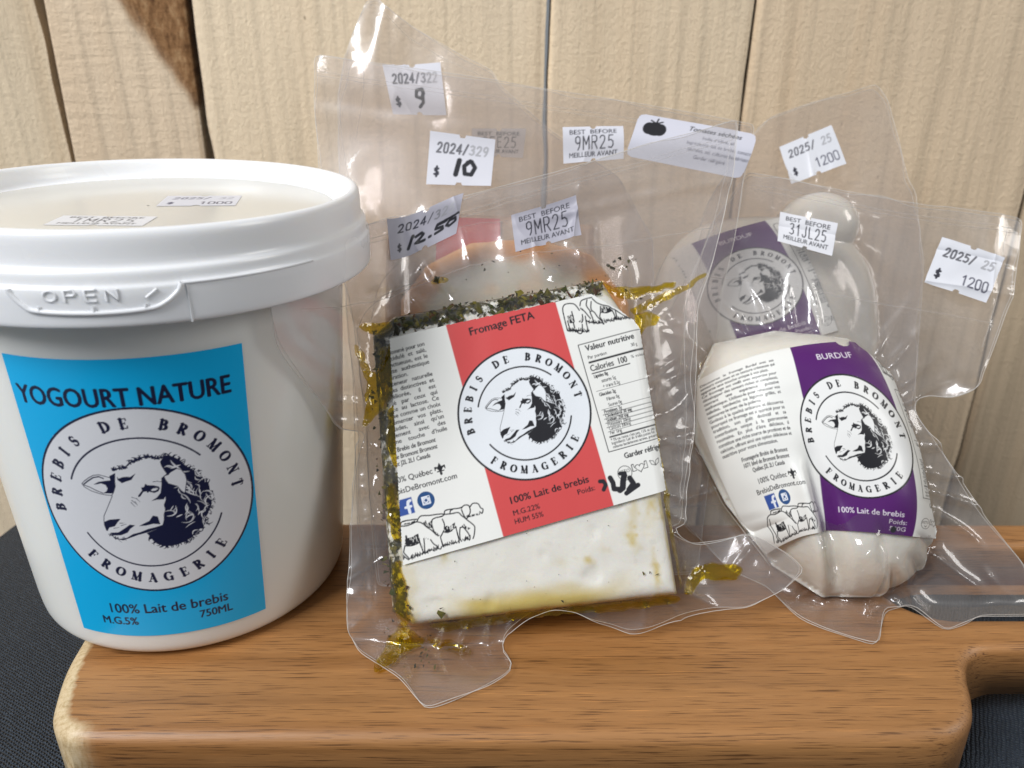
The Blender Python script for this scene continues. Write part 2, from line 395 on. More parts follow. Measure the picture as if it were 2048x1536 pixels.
FETA_TEXT = ['Notre fromage feta est renommé pour son', 'goût délicieusement acidulé et salé,', 'sa texture ferme et onctueuse, est le', 'fruit de notre recette authentique',
             'de génération en génération.|', 'Grâce à sa faible teneur naturelle', 'en gras, ses protéines distinctives et', 'sa digestion améliorée, il est',
             'hautement apprécié par ceux qui', 'ont une intolérance au lactose. Ce', 'fromage se distingue comme un choix', 'parfait pour agrémenter vos plats,',
             'salades et grillades, ainsi qu’un', 'bel accompagnement avec des', 'tomates et une touche d’huile']
BURDUF_TEXT = ['Découvrez le fromage Burduf avec ses', 'saveurs exquises et sa texture crémeuse qui', 'apporte une touche unique à vos plats.|', 'Ce fromage est vieilli avec expertise pour',
               'développer des saveurs riches et complexes,', 'ouvrant une expérience gustative', 'authentique. Utilisez-le pour rehausser vos', 'salades, sandwichs ou légumes grillés, et',
               'savourez-le avec de la polenta.|', 'Goûtez à la qualité artisanale et découvrez', 'pourquoi ce fromage est si apprécié pour sa', 'tradition, son goût distinctif et sa',
               'contribution unique à la gastronomie', 'roumaine. En plus d’être délicieux, il', 'constitue une riche source de protéines et de', 'calcium, offrant ainsi une option délicieuse et', 'nutritive pour votre alimentation.']


def cheese_label(R, kind, res):
    """The wrap-round label of a cheese pouch, crest centre at (0, 0), R = crest radius."""
    paper = (.80, .80, .77)
    band = (.62, .075, .075) if kind == 'feta' else (.085, .010, .135)
    on = INK if kind == 'feta' else (.72, .66, .74)
    cv = Canvas(-2.78 * R, -1.66 * R, 2.78 * R, 1.6 * R, res, paper)
    cv.rect(-.785 * R, -2 * R, .90 * R, 2 * R, band)
    white = (.76, .79, .83) if kind == 'feta' else (.80, .80, .79)
    crest(cv, (0, 0), R, INK, white)
    if kind == 'feta':
        cv.text('Fromage FETA', .03 * R, 1.335 * R, .116 * R, on, 'C', bold=.034, width=1.0 * R)
        cv.text('100% Lait de brebis', -.545 * R, -1.235 * R, .1 * R, on, bold=.035, width=1.19 * R)
        cv.text('Poids:', .44 * R, -1.37 * R, .075 * R, on, bold=.02, width=.26 * R)
        cv.text('M.G.22%', -.555 * R, -1.41 * R, .075 * R, on, bold=.022, width=.4 * R)
        cv.text('HUM 55%', -.565 * R, -1.535 * R, .075 * R, on, bold=.022, width=.43 * R)
        # marker pen weight
        for pts, w in ((([(.80, -1.27), (.85, -1.28), (.87, -1.34), (.82, -1.40)], .06)), (([(.96, -1.26), (.98, -1.34), (.97, -1.43), (1.03, -1.45)], .075)), (([(1.17, -1.28), (1.13, -1.36), (1.10, -1.45), (1.05, -1.47)], .09)), (([(1.12, -1.24), (1.19, -1.25)], .06)), (([(1.24, -1.34), (1.27, -1.43), (1.18, -1.50)], .08)), (([(1.13, -1.54), (1.24, -1.50), (1.33, -1.47)], .07))):
            cv.stroke(np.array(pts) * R, w * R, (.02, .02, .025))
    else:
        cv.text('BURDUF', .06 * R, 1.27 * R, .105 * R, on, 'C', bold=.012, width=.74 * R)
        cv.text('100% Lait de brebis', -.545 * R, -1.28 * R, .105 * R, on, bold=.012, width=1.22 * R)
        cv.text('Poids:', .74 * R, -1.43 * R, .09 * R, on, 'R', width=.32 * R)
        cv.text('500G', .74 * R, -1.57 * R, .09 * R, on, 'R', width=.3 * R)
        cv.disc((.52 * R, -1.55 * R), .055 * R, (.004, .004, .006), .07 * R)
    # story
    if kind == 'feta':
        paragraph(cv, R, FETA_TEXT, -2.56, -1.17, 1.37, .0936, .062, False)
    else:
        paragraph(cv, R, BURDUF_TEXT, -2.62, -1.2, 1.37, .088, .056)
    y = -.06 if kind == 'feta' else -.2
    for i, s in enumerate(('Fromagerie Brebis de Bromont', '1071 blvd de Bromont Bromont', 'Québec J2L 2L1 Canada')):
        cv.text(s, -1.85 * R, (y - .1 * i) * R, .066 * R, INK, 'C', bold=.035, shear=.12, width=(.95 if i < 2 else .68) * R)
    cv.text('100% Québec', -2.16 * R, -.50 * R - (.1 * R if kind != 'feta' else 0), .082 * R, INK, bold=.022, width=.62 * R)
    dy = -.1 if kind != 'feta' else 0
    # fleur-de-lis
    fx, fy = -1.42 * R, (-.46 + dy) * R
    cv.fill([(fx + a * R, fy + b * R) for a, b in ((0, .09), (.03, .03), (.012, -.02), (.02, -.08), (0, -.1), (-.02, -.08), (-.012, -.02), (-.03, .03))], INK)
    for s in (-1, 1):
        cv.stroke([(fx + s * a * R, fy + b * R) for a, b in ((.012, -.03), (.035, .02), (.07, .03), (.075, -.01))], np.array([.014, .028, .026, .014]) * R, INK)
    cv.stroke([(fx - .05 * R, fy - .035 * R), (fx + .05 * R, fy - .035 * R)], .016 * R, INK)
    cv.text('BrebisDeBromont.com', -2.27 * R, (-.66 + dy) * R, .082 * R, INK, bold=.022, width=1.06 * R)
    # social media badges
    blue = (.035, .085, .33)
    cv.rect(-2.165 * R, (-.98 + dy * .6) * R, -1.93 * R, (-.745 + dy * .6) * R, blue)
    fx, fy = -2.005 * R, (-.98 + dy * .6) * R
    cv.stroke([(fx, fy + .02 * R), (fx, fy + .145 * R), (fx + .012 * R, fy + .18 * R), (fx + .045 * R, fy + .19 * R)], .042 * R, (.75, .78, .85))
    cv.stroke([(fx - .045 * R, fy + .105 * R), (fx + .04 * R, fy + .105 * R)], .034 * R, (.75, .78, .85))
    gx, gy = -1.735 * R, (-.85 + dy * .6) * R
    cv.disc((gx, gy), .128 * R, (.015, .07, .21))
    w = (.75, .78, .85)
    cv.stroke([(gx - .052 * R, gy - .052 * R), (gx + .052 * R, gy - .052 * R), (gx + .052 * R, gy + .052 * R), (gx - .052 * R, gy + .052 * R)], .022 * R, w, True)
    cv.rect(gx - .055 * R, gy - .0 * R, gx + .055 * R, gy + .055 * R, w)
    cv.disc((gx, gy), .04 * R, (.015, .07, .21))
    cv.ring((gx, gy), .03 * R, .016 * R, w)
    cv.disc((gx + .042 * R, gy + .042 * R), .012 * R, (.015, .07, .21))
    # flocks
    st = [[(-2.62 + (p[0] + 2.40) * .98 + (.22 if kind == 'feta' else .24), p[1] + .0) for p in l] for l in S_lines]
    sb = [[(-2.62 + (p[0] + 2.40) * .98 + (.22 if kind == 'feta' else .24), p[1] + .0) for p in l] for l in S_blobs]
    sg = [[(-2.62 + (p[0] + 2.40) * .98 + (.22 if kind == 'feta' else .24), p[1] + .0) for p in l] for l in S_grass]
    grazing_flock(cv, R, st, sb, sg, INK, paper, 5)
    grazing_flock(cv, R, U_lines, U_blobs, U_grass, INK, paper, 6)
    # nutrition panel
    x0, x1, yt, yb = 1.05, 2.66, .77, -.89
    cv.stroke([(x0 * R, yt * R), (x1 * R, yt * R), (x1 * R, yb * R), (x0 * R, yb * R)], .014 * R, INK, True)
    cv.text('Valeur nutritive', (x0 + .09) * R, .65 * R, .088 * R, INK, bold=.04, width=.76 * R)
    cv.text('Par portion', (x0 + .09) * R, .525 * R, .05 * R, INK, bold=.02, width=.29 * R)
    cv.text('30 g', 1.92 * R, .54 * R, .05 * R, INK, 'R', bold=.02, width=.1 * R)
    cv.rect((x0 + .08) * R, .455 * R, (x1 - .06) * R, .485 * R, INK)
    cv.text('Calories', (x0 + .08) * R, .335 * R, .092 * R, INK, bold=.03, width=.36 * R)
    cv.text('100', (x0 + .52) * R, .335 * R, .092 * R, INK, bold=.03, width=.13 * R)
    cv.text('% valeur quotidienne', (x0 + .72) * R, .37 * R, .045 * R, INK, bold=.015, width=.6 * R)
    cv.rect((x0 + .08) * R, .29 * R, (x0 + .68) * R, .308 * R, INK)
    rows = [('Lipides 8g', 1, .225), ('saturés 5g', 0, .135), ('+ trans 0.2g', 0, .05), ('Glucides 2g', 1, -.06), ('Fibres 0g', 0, -.15), ('Sucres 0g', 0, -.24), ('Protéines 7g', 1, -.325), ('Cholestérol 30 mg', 1, -.39),
            ('Sodium 250 mg', 1, -.455), ('Potassium 30mg', 0, -.52), ('Calcium 200mg', 0, -.585), ('Fer 1mg', 0, -.65)]
    for s, b, yy in rows:
        ind = .09 if s[0] in 'sFS+' and not b and s[:3] != 'Fer' else 0
        cv.text(s, (x0 + .1 + ind) * R, yy * R, .052 * R, INK, bold=.045 if b else .022, sx=.72)
    for yy in (.02, -.27, -.345, -.41, -.475, -.54, -.605):
        cv.rect((x0 + .07) * R, yy * R, (x1 - .06) * R, (yy + .009) * R, INK)
    cv.rect((x0 + .07) * R, -.695 * R, (x1 - .06) * R, -.67 * R, INK)
    cv.text('* 5% ou moins c’est peu, 15% ou plus c’est', (x0 + .08) * R, -.75 * R, .042 * R, INK, bold=.025, sx=.75)
    cv.text('Ingrédients: Lait de brebis pasteurisé', (x0 + .08) * R, -.80 * R, .042 * R, INK, bold=.025, sx=.75)
    cv.text('cultures bactériennes actives, présure', (x0 + .08) * R, -.855 * R, .042 * R, INK, bold=.025, sx=.75)
    cv.text('Garder réfrigéré', 1.255 * R, -1.045 * R, .08 * R, INK, bold=.045, width=.66 * R)
    # small badges: round face, flexing heart, leaf, seal
    kx, ky = (1.19, -1.25) if kind == 'feta' else (1.12, -1.36)
    cv.ring((kx * R, ky * R), .105 * R, .01 * R, INK)
    cv.text('KETO', kx * R, (ky + .0) * R, .05 * R, INK, 'C', bold=.01, width=.16 * R)
    cv.stroke([((kx - .025) * R, (ky - .04) * R), (kx * R, (ky - .07) * R), ((kx + .025) * R, (ky - .04) * R)], .011 * R, INK)
    hx, hy = kx + .24, ky + .02
    t = np.linspace(0, 2 * np.pi, 30)
    cv.stroke(np.stack([hx + .0042 * 16 * np.sin(t) ** 3, hy + .0042 * (13 * np.cos(t) - 5 * np.cos(2 * t) - 2 * np.cos(3 * t) - np.cos(4 * t))], 1) * R, .011 * R, INK)
    for s in (-1, 1):
        cv.stroke(np.array([(hx + s * .06, hy - .03), (hx + s * .115, hy - .03), (hx + s * .115, hy + .07), (hx + s * .085, hy + .07), (hx + s * .08, hy + .02)]) * R, .011 * R, INK)
    lx = hx + .24
    for s in (-1, 1):
        cv.stroke(np.array([(lx, hy - .03), (lx + s * .06, hy), (lx + s * .075, hy + .06), (lx + s * .02, hy + .04), (lx, hy - .03)]) * R, .01 * R, INK)
    cv.ring(((lx + .12) * R, (hy - .06) * R), .036 * R, .01 * R, INK)
    return cv


def tub_label(R, res):
    """Printed band of the yogurt tub; crest centre at (0, 0)."""
    cv = Canvas(-31.5, -44.6, 31.5, 41.6, res, (.004, .45, .86))
    ink, white = NAVY, (.74, .75, .79)
    crest(cv, (0, 0), R, ink, white, .022, .95)
    cv.text('YOGOURT NATURE', -1.2, 28.9, 5.0, ink, 'C', bold=.036, width=52.5)
    cv.text('100% Lait de brebis', .4, -36.2, 3.2, ink, 'C', bold=.03, width=34.5)
    cv.text('M.G.5%', -20.2, -40.4, 2.6, ink, bold=.04, width=11.0)
    cv.text('750ML', 18.6, -40.2, 2.6, ink, 'R', bold=.035, width=9.6)
    return cv


# single-stroke figures as a hand stamp prints them; unit box 0.6 x 1
STAMP = {
    '0': [[(.1, .15), (.1, .85), (.2, 1), (.4, 1), (.5, .85), (.5, .15), (.4, 0), (.2, 0), (.1, .15)]],
    '1': [[(.15, .8), (.32, 1), (.32, 0)]],
    '2': [[(.08, .8), (.15, .95), (.3, 1), (.45, .93), (.5, .75), (.42, .5), (.08, 0), (.52, 0)]],
    '3': [[(.08, .9), (.25, 1), (.45, .92), (.45, .65), (.25, .54), (.48, .42), (.5, .15), (.3, 0), (.06, .1)]],
    '4': [[(.4, 0), (.4, 1), (.05, .3), (.55, .3)]],
    '5': [[(.48, 1), (.14, 1), (.1, .56), (.3, .62), (.48, .48), (.5, .2), (.35, 0), (.08, .06)]],
    '6': [[(.45, 1), (.2, .7), (.1, .3), (.2, .02), (.42, .02), (.5, .25), (.42, .48), (.15, .45)]],
    '8': [[(.3, .53), (.12, .7), (.15, .95), (.3, 1), (.45, .95), (.48, .7), (.3, .53), (.08, .3), (.12, .05), (.3, 0), (.48, .05), (.52, .3), (.3, .53)]],
    '9': [[(.48, .55), (.25, .45), (.1, .6), (.12, .9), (.3, 1), (.48, .9), (.5, .6), (.42, .2), (.3, 0)]],
    '/': [[(.1, -.05), (.45, 1.05)]],
    'M': [[(.05, 0), (.05, 1), (.3, .35), (.55, 1), (.55, 0)]],
    'R': [[(.08, 0), (.08, 1), (.4, 1), (.52, .85), (.5, .6), (.38, .5), (.08, .5), (.3, .5), (.55, 0)]],
    'F': [[(.1, 0), (.1, 1), (.5, 1)], [(.1, .53), (.42, .53)]],
    'E': [[(.5, 0), (.1, 0), (.1, 1), (.5, 1)], [(.1, .53), (.42, .53)]],
    'J': [[(.45, 1), (.45, .2), (.35, 0), (.15, 0), (.05, .2)]],
    'L': [[(.1, 1), (.1, 0), (.5, 0)]],
    '$': [[(.48, .8), (.3, .9), (.12, .78), (.15, .58), (.45, .42), (.48, .22), (.3, .1), (.08, .22)], [(.3, 1.05), (.3, -.05)]],
    '.': [[(.2, .0), (.24, .0)]],
    ' ': [],
}


def stamped(cv, s, x, y, h, w, col, adv=.72, sx=1.0, slant=0.0, fade=None):
    for i, ch in enumerate(s):
        c = col if fade is None else tuple(a + (b - a) * min(1, max(0, fade[i])) for a, b in zip(col, (.7, .7, .74)))
        for st in STAMP[ch]:
            cv.stroke([(x + (i * adv + px * 1.0 + slant * py) * h * sx, y + py * h) for px, py in st], w, c)


def sticker_art(lines, w, h, paper, res):
    cv = Canvas(-w / 2, -h / 2, w / 2, h / 2, res, paper)
    lines(cv)
    return cv


def date_art(date, ink=(.02, .02, .03)):
    def draw(cv):
        w = -cv.x0
        h = -cv.y0
        cv.text('BEST  BEFORE', .0, .52 * h, .26 * h, ink, 'C', bold=.025, width=1.55 * w)
        stamped(cv, date, -.62 * w, -.32 * h, .72 * h, .068 * h, ink, .74, (1.36 * w) / (.74 * len(date) * .72 * h))
        cv.text('MEILLEUR AVANT', .0, -.72 * h, .26 * h, ink, 'C', bold=.025, width=1.6 * w)
    return draw


def price_art(date, price, hand=None, faded=False, ink=(.03, .03, .045)):
    def draw(cv):
        w = -cv.x0
        h = -cv.y0
        n = len(date)
        fade = [max(0, (i - 3) / n * 1.1) if faded else (.55 if i > 4 else .15) for i in range(n)]
        stamped(cv, date, -.78 * w, .28 * h, .36 * h, .075 * h, ink, .72, (1.62 * w) / (.72 * n * .36 * h), .12, fade)
        stamped(cv, '$', -.80 * w, -.66 * h, .36 * h, .085 * h, ink)
        if price:
            stamped(cv, price, .0 * w, -.66 * h, .44 * h, .06 * h, (.1, .1, .14), .6, (.88 * w) / (.6 * len(price) * .44 * h))
        if hand:
            for pts, wd in hand:
                cv.stroke([(a * w, b * h) for a, b in pts], wd * h, (.012, .012, .018))
    return draw
# ---------------------------------------------------------------- pouch frames: u across, v up the pouch, h out of it (all mm)
def frame(O, n):
    n = np.array(n, float)
    n /= np.linalg.norm(n)
    ex = np.cross([0, 0, 1], n)
    ex /= np.linalg.norm(ex)
    return np.array(O, float), ex, np.cross(n, ex), n


FRAMES = {
    'feta': frame((-.0292, .1805, .0098), (.03, -.87, .49)),
    'tomato': frame((-.030, .2035, .003), (.03, -.87, .49)),
    'rear': frame((-.030, .2285, .003), (.03, -.89, .45)),
    'burduf': frame((.105, .207, .006), (-.12, -.84, .53)),
    'burduf_rear': frame((.075, .250, .006), (0, -.88, .47)),
}


def place(fr, u, v, h):
    """(u, v, h) in mm on a pouch frame -> world metres."""
    O, ex, ey, n = FRAMES[fr]
    u, v, h = (np.asarray(a, float)[..., None] / 1000 for a in (u, v, h))
    return O + u * ex + v * ey + h * n


def vnoise(x, y, seed=0):
    """Smooth value noise, -1..1."""
    xi, yi = np.floor(x).astype(np.int64), np.floor(y).astype(np.int64)
    fx, fy = x - xi, y - yi
    fx, fy = fx * fx * (3 - 2 * fx), fy * fy * (3 - 2 * fy)

    def hsh(a, b):
        k = (a * 374761393 + b * 668265263 + seed * 2147483647) & 0x7fffffff
        k = ((k ^ (k >> 13)) * 1274126177) & 0x7fffffff
        return ((k ^ (k >> 16)) & 0xffff) / 32767.5 - 1
    return (hsh(xi, yi) * (1 - fx) + hsh(xi + 1, yi) * fx) * (1 - fy) + (hsh(xi, yi + 1) * (1 - fx) + hsh(xi + 1, yi + 1) * fx) * fy


def sstep(a, b, x):
    t = np.clip((x - a) / (b - a), 0, 1)
    return t * t * (3 - 2 * t)


def softplus(x, s):
    return s * np.logaddexp(0, x / s)


def smax(a, b, k=1.5):
    return np.maximum(a, b) + k * np.log1p(np.exp(-np.abs(a - b) / k)) * .7


def poly_sd(poly, u, v, r=0.0):
    """Signed distance to a convex-ish polygon (negative inside)."""
    P = np.asarray(poly, float)
    Q = np.roll(P, -1, 0)
    best = np.full(np.shape(u), 1e9)
    inside = np.zeros(np.shape(u), bool)
    for a, b in zip(P, Q):
        d = b - a
        t = np.clip(((u - a[0]) * d[0] + (v - a[1]) * d[1]) / (d @ d), 0, 1)
        best = np.minimum(best, np.hypot(u - a[0] - t * d[0], v - a[1] - t * d[1]))
        c = (a[1] <= v) != (b[1] <= v)
        xs = a[0] + (v - a[1]) * d[0] / (d[1] if abs(d[1]) > 1e-9 else 1e-9)
        inside ^= c & (u < xs)
    return np.where(inside, -best, best) - r


def board_h(fr, v, z=.0009):
    """Height at which the sheet of a pouch meets the board top."""
    O, ex, ey, n = FRAMES[fr]
    return ((z - O[2]) * 1000 - v * ey[2]) / n[2]


FETA_FACE = [(0, 0), (78.7, 7.2), (68.6, 86.5), (58.0, 101.2), (-5.3, 90.3)]
FETA_BLOCK = [(-5.8, 4.0), (0, 0), (78.7, 7.2), (68.6, 86.5), (58.6, 102.8), (-5.3, 92.0), (-11.8, 86)]
FETA_DEPTH = 20.0
WHEEL = [(-9, 20), (74, 24), (72, 96), (60, 113), (40, 119), (18, 117.5), (3, 110), (-6, 98)]
REAR_BLOCK = [(-16, 10), (66, 14), (62, 116), (34, 119.5), (10, 120.5), (-14, 112)]


def creases(u, v, cx, cy, seed, n=9.0, amp=1.0):
    """Sharp folds that fan out from a point."""
    a = np.arctan2(v - cy, u - cx)
    r = np.hypot(u - cx, v - cy)
    w = vnoise(a * n + 40, r * .025 + 7, seed)
    return amp * (np.exp(-np.abs(w) * 5.5) * 1.9 - .55) * sstep(2, 14, r)


def h_feta(u, v, layer=0):
    u, v = np.asarray(u, float), np.asarray(v, float)
    d = poly_sd(FETA_BLOCK, u, v)
    base = -9.0 + 1.6 * vnoise(u * .035, v * .03, 3) + .25 * vnoise(u * .09, v * .05, 4)
    base = base + 2.0 * softplus(-(u + 4), 3.0) * sstep(38, 96, v)          # the flap bends round the tub
    base = base + 2.4 * np.exp(-((v - 128 - .12 * u) / 5) ** 2) * sstep(-20, 20, u)
    base = base + 1.1 * np.exp(-((v - 116 - .2 * u) / 1.6) ** 2) * sstep(20, 60, u) - .9 * np.exp(-((v - 140 - .15 * u) / 1.8) ** 2) * sstep(10, 40, u)
    base = base - .10 * softplus(u - 84, 4) * sstep(0, 30, v)
    if layer == 1:
        base = base - 1.2 - 1.2 * vnoise(u * .06 + 9, v * .06, 8) * sstep(5, 30, d)
        base = np.where(d < 0, base - 12.5 * sstep(0, -4, d), base)
        return smax(base, board_h('feta', v, .0004), .6)
    w = np.exp(-(np.maximum(d + 2.0, 0) / 9.5) ** 1.5)
    near = sstep(0, 4, d)
    fold = creases(u, v, 36, 48, 11, 9.0, 1.7) * near * np.exp(-np.maximum(d - 6, 0) / 16)
    for cx, cy, sd in ((70, 88, 12), (58, 103, 13), (-8, 88, 14), (-4, 2, 16), (79, 7, 17)):
        fold = fold + creases(u, v, cx, cy, sd, 3.6, 1.3) * near * np.exp(-np.hypot(u - cx, v - cy) / 13)
    fold = fold + (1.5 * np.exp(-np.abs(u + 9.6 + .045 * v + .5 * np.sin(v * .12)) / .7) + 1.1 * np.exp(-np.abs(u + 13.2 + .05 * v - .6 * np.sin(v * .09)) / .7)) * sstep(-2, 8, v) * sstep(92, 70, v)
    fine = .14 * vnoise(u * .22, v * .14, 15) * sstep(2, 8, d)
    h = base + (.7 - base) * w + fold + fine
    low = board_h('feta', v, .0012 + .0011 * 0)
    low = low + (2.2 * np.exp(-((u - 24 - .5 * (v + 12)) / 5.5) ** 2) + 1.6 * np.exp(-((u - 52) / 7) ** 2) + 1.5 * np.exp(-((u - 100) / 8) ** 2)) * sstep(4, -6, v)
    return smax(h, low, .8)


def h_tomato(u, v, layer=0):
    u, v = np.asarray(u, float), np.asarray(v, float)
    d = poly_sd(WHEEL, u, v)
    base = -8.0 + 1.2 * vnoise(u * .03 + 3, v * .028, 23) + .2 * vnoise(u * .05, v * .11, 24)
    base = base + 3.0 * np.exp(-((v - 163 + .12 * u) / 7) ** 2)
    if layer == 1:
        return np.where(d < 0, -14.0, base - 1.5 - 1.0 * vnoise(u * .07, v * .05, 27))
    w = np.exp(-(np.maximum(d, 0) / 9) ** 1.3)
    return base + (.7 - base) * w + creases(u, v, 32, 70, 29, 6.0, 1.0) * sstep(0, 5, d) * np.exp(-np.maximum(d - 6, 0) / 20)


def h_rear(u, v, layer=0):
    u, v = np.asarray(u, float), np.asarray(v, float)
    d = poly_sd(REAR_BLOCK, u, v)
    base = -7.0 + .9 * vnoise(u * .03 + 8, v * .03, 33) + .25 * vnoise(u * .06, v * .12, 34)
    base = base + 5.0 * np.exp(-((u + 16 - (v - 186) * .2) / 6) ** 2) * sstep(165, 195, v)
    if layer == 1:
        return np.where(d < 0, -14.0, base - 1.5 - 1.2 * vnoise(u * .08, v * .05, 37))
    w = np.exp(-(np.maximum(d, 0) / 10) ** 1.3)
    return base + (.7 - base) * w + creases(u, v, -16, 184, 39, 4.0, 1.3) * np.exp(-np.hypot(u + 16, v - 186) / 14)


def lump(u, v, cu, cv, a, b, p, H, sk=0.0):
    rho = (np.abs((u - cu - sk * (v - cv)) / a) ** p + np.abs((v - cv) / b) ** p) ** (1 / p)
    return H * np.sqrt(np.clip(1 - rho ** 2.6, 0, None)), rho


BALL = [(-47, 63), (-42, 76), (-22, 81.5), (3, 80), (16, 68), (24, 46), (30, 18), (27, 6), (13, -4), (-5, -5.5), (-20, 3), (-36, 22), (-47, 42)]


def mound(P, u, v, H, k):
    """A soft-shouldered dome over a convex outline; also a radius-like value, 1 on the outline."""
    P = np.asarray(P, float)
    c = P.mean(0)
    prod, dm = np.ones(np.shape(u)), np.full(np.shape(u), 1e9)
    for a, b in zip(P, np.roll(P, -1, 0)):
        d = b - a
        n = np.array([-d[1], d[0]]) / np.hypot(*d)
        n = n if n @ (c - a) > 0 else -n
        e = (u - a[0]) * n[0] + (v - a[1]) * n[1]
        dm = np.minimum(dm, e)
        prod = prod * (1 - np.exp(-np.maximum(e, 0) / k))
    rho = np.where(dm > 0, 1 - dm / 40, 1 + np.maximum(poly_sd(P, u, v), 0) / 40)
    return H * np.sqrt(prod), rho


def h_burduf_body(u, v):
    h, rho = mound(BALL, u, v, 23, 7.5)
    h = h + .9 * vnoise(u * .07, v * .07, 41)
    ang = np.arctan2(v - 30, u + 4)
    pl = 1 - np.abs(vnoise(ang * 3.4 + 20, ang * 0, 42)) * 2
    h = h - 3.2 * np.maximum(pl, 0) ** 2 * sstep(.70, .95, rho) * sstep(30, 12, v) * 1.2
    h = h - 1.3 * np.exp(-((u - 6 - .25 * (20 - v)) / 1.6) ** 2) * sstep(22, 12, v)

    # the pack is pinched: a fold runs down from the text to the lower edge
    x = u - (-12 + .32 * (30 - v))
    h = h - 5.6 * np.exp(-(x / 2.8) ** 2) * sstep(46, 24, v) * sstep(-6, 6, v)
    h = h + 3.0 * np.exp(-((x + 4.8) / 2.8) ** 2) * sstep(40, 26, v)
    h = h - 1.6 * np.exp(-((u - 5 - .1 * (v - 80)) / 2.5) ** 2) * sstep(68, 80, v)
    return h, rho


def h_burduf(u, v, layer=0):
    u, v = np.asarray(u, float), np.asarray(v, float)
    body, rho = h_burduf_body(u, v)
    base = -1.0 + 1.3 * vnoise(u * .035, v * .03, 43) + .25 * vnoise(u * .05, v * .11, 44)
    base = base + .8 * np.exp(-np.abs(v - 104 + .1 * u) / 1.1) * sstep(-30, 0, u) - .7 * np.exp(-np.abs(v - 117 + .13 * u) / 1.0) + .6 * np.exp(-np.abs(u - 47 - .12 * (v - 80)) / 1.0) * sstep(66, 80, v)
    base = base - .22 * softplus(u - 36, 5) + 6.0 * np.exp(-((v - 64) / 5.5) ** 2) * sstep(30, 42, u)
    if layer == 1:
        return np.where(rho < 1, -16.0 * (1 - rho ** 4), 0) + smax(base - 1.6 - 1.2 * vnoise(u * .07, v * .06, 47), board_h('burduf', v, .0004), .6)
    dd = np.maximum(rho - 1, 0) * 40
    w = np.exp(-(dd / 7) ** 1.3)
    fold = creases(u, v, -8, 40, 49, 6.0, 3.0) * sstep(.98, 1.1, rho) * np.exp(-np.maximum(dd - 4, 0) / 9)
    h = base + (np.maximum(body, 0) + .6 - base) * w + fold + .3 * vnoise(u * .2, v * .2, 50) * sstep(1, 1.15, rho)
    for (x0, y0), (x1, y1), a_, w_ in (((6, 15), (7, -15), 10.0, 4.0), ((6, 15), (-15, -9), 7.0, 3.4), ((11, 10), (27, -10), 7.0, 3.4), ((-4, 14), (-24, 2), 4.5, 2.6), ((22, 14), (42, 2), 4.5, 2.2)):
        dx, dy = x1 - x0, y1 - y0
        t = np.clip(((u - x0) * dx + (v - y0) * dy) / (dx * dx + dy * dy), 0, 1)
        h = h + a_ * (1 - .35 * t) * np.sin(np.clip(t * 3.2 + .15, 0, 1.57)) * np.exp(-np.hypot(u - x0 - t * dx, v - y0 - t * dy) / w_)
    low = board_h('burduf', v, .0012) + (2.6 * np.exp(-((u - 2 + .3 * v) / 4.5) ** 2) + 2.6 * np.exp(-((u - 24) / 5) ** 2)) * sstep(6, -4, v)
    return smax(h, low, .8)


def h_burduf_rear_body(u, v):
    a, r1 = lump(u, v, 21, 71, 42, 40, 2.6, 19)
    b, r2 = lump(u, v, 42, 107, 15, 13, 2.0, 15)
    return np.maximum(a, b), np.minimum(r1, r2)


def h_burduf_rear(u, v, layer=0):
    u, v = np.asarray(u, float), np.asarray(v, float)
    body, rho = h_burduf_rear_body(u, v)
    base = -1.0 + 1.2 * vnoise(u * .04, v * .035, 53) + .2 * vnoise(u * .06, v * .11, 54)
    if layer == 1:
        return np.where(rho < 1, -15.0 * (1 - rho ** 4), 0) + base - 1.6
    dd = np.maximum(rho - 1, 0) * 36
    w = np.exp(-(dd / 8) ** 1.3)
    return base + (np.maximum(body, 0) + .6 - base) * w + creases(u, v, 42, 112, 59, 5.0, 1.5) * sstep(1.0, 1.1, rho) * np.exp(-dd / 14)


HEIGHT = {'feta': h_feta, 'tomato': h_tomato, 'rear': h_rear, 'burduf': h_burduf, 'burduf_rear': h_burduf_rear}
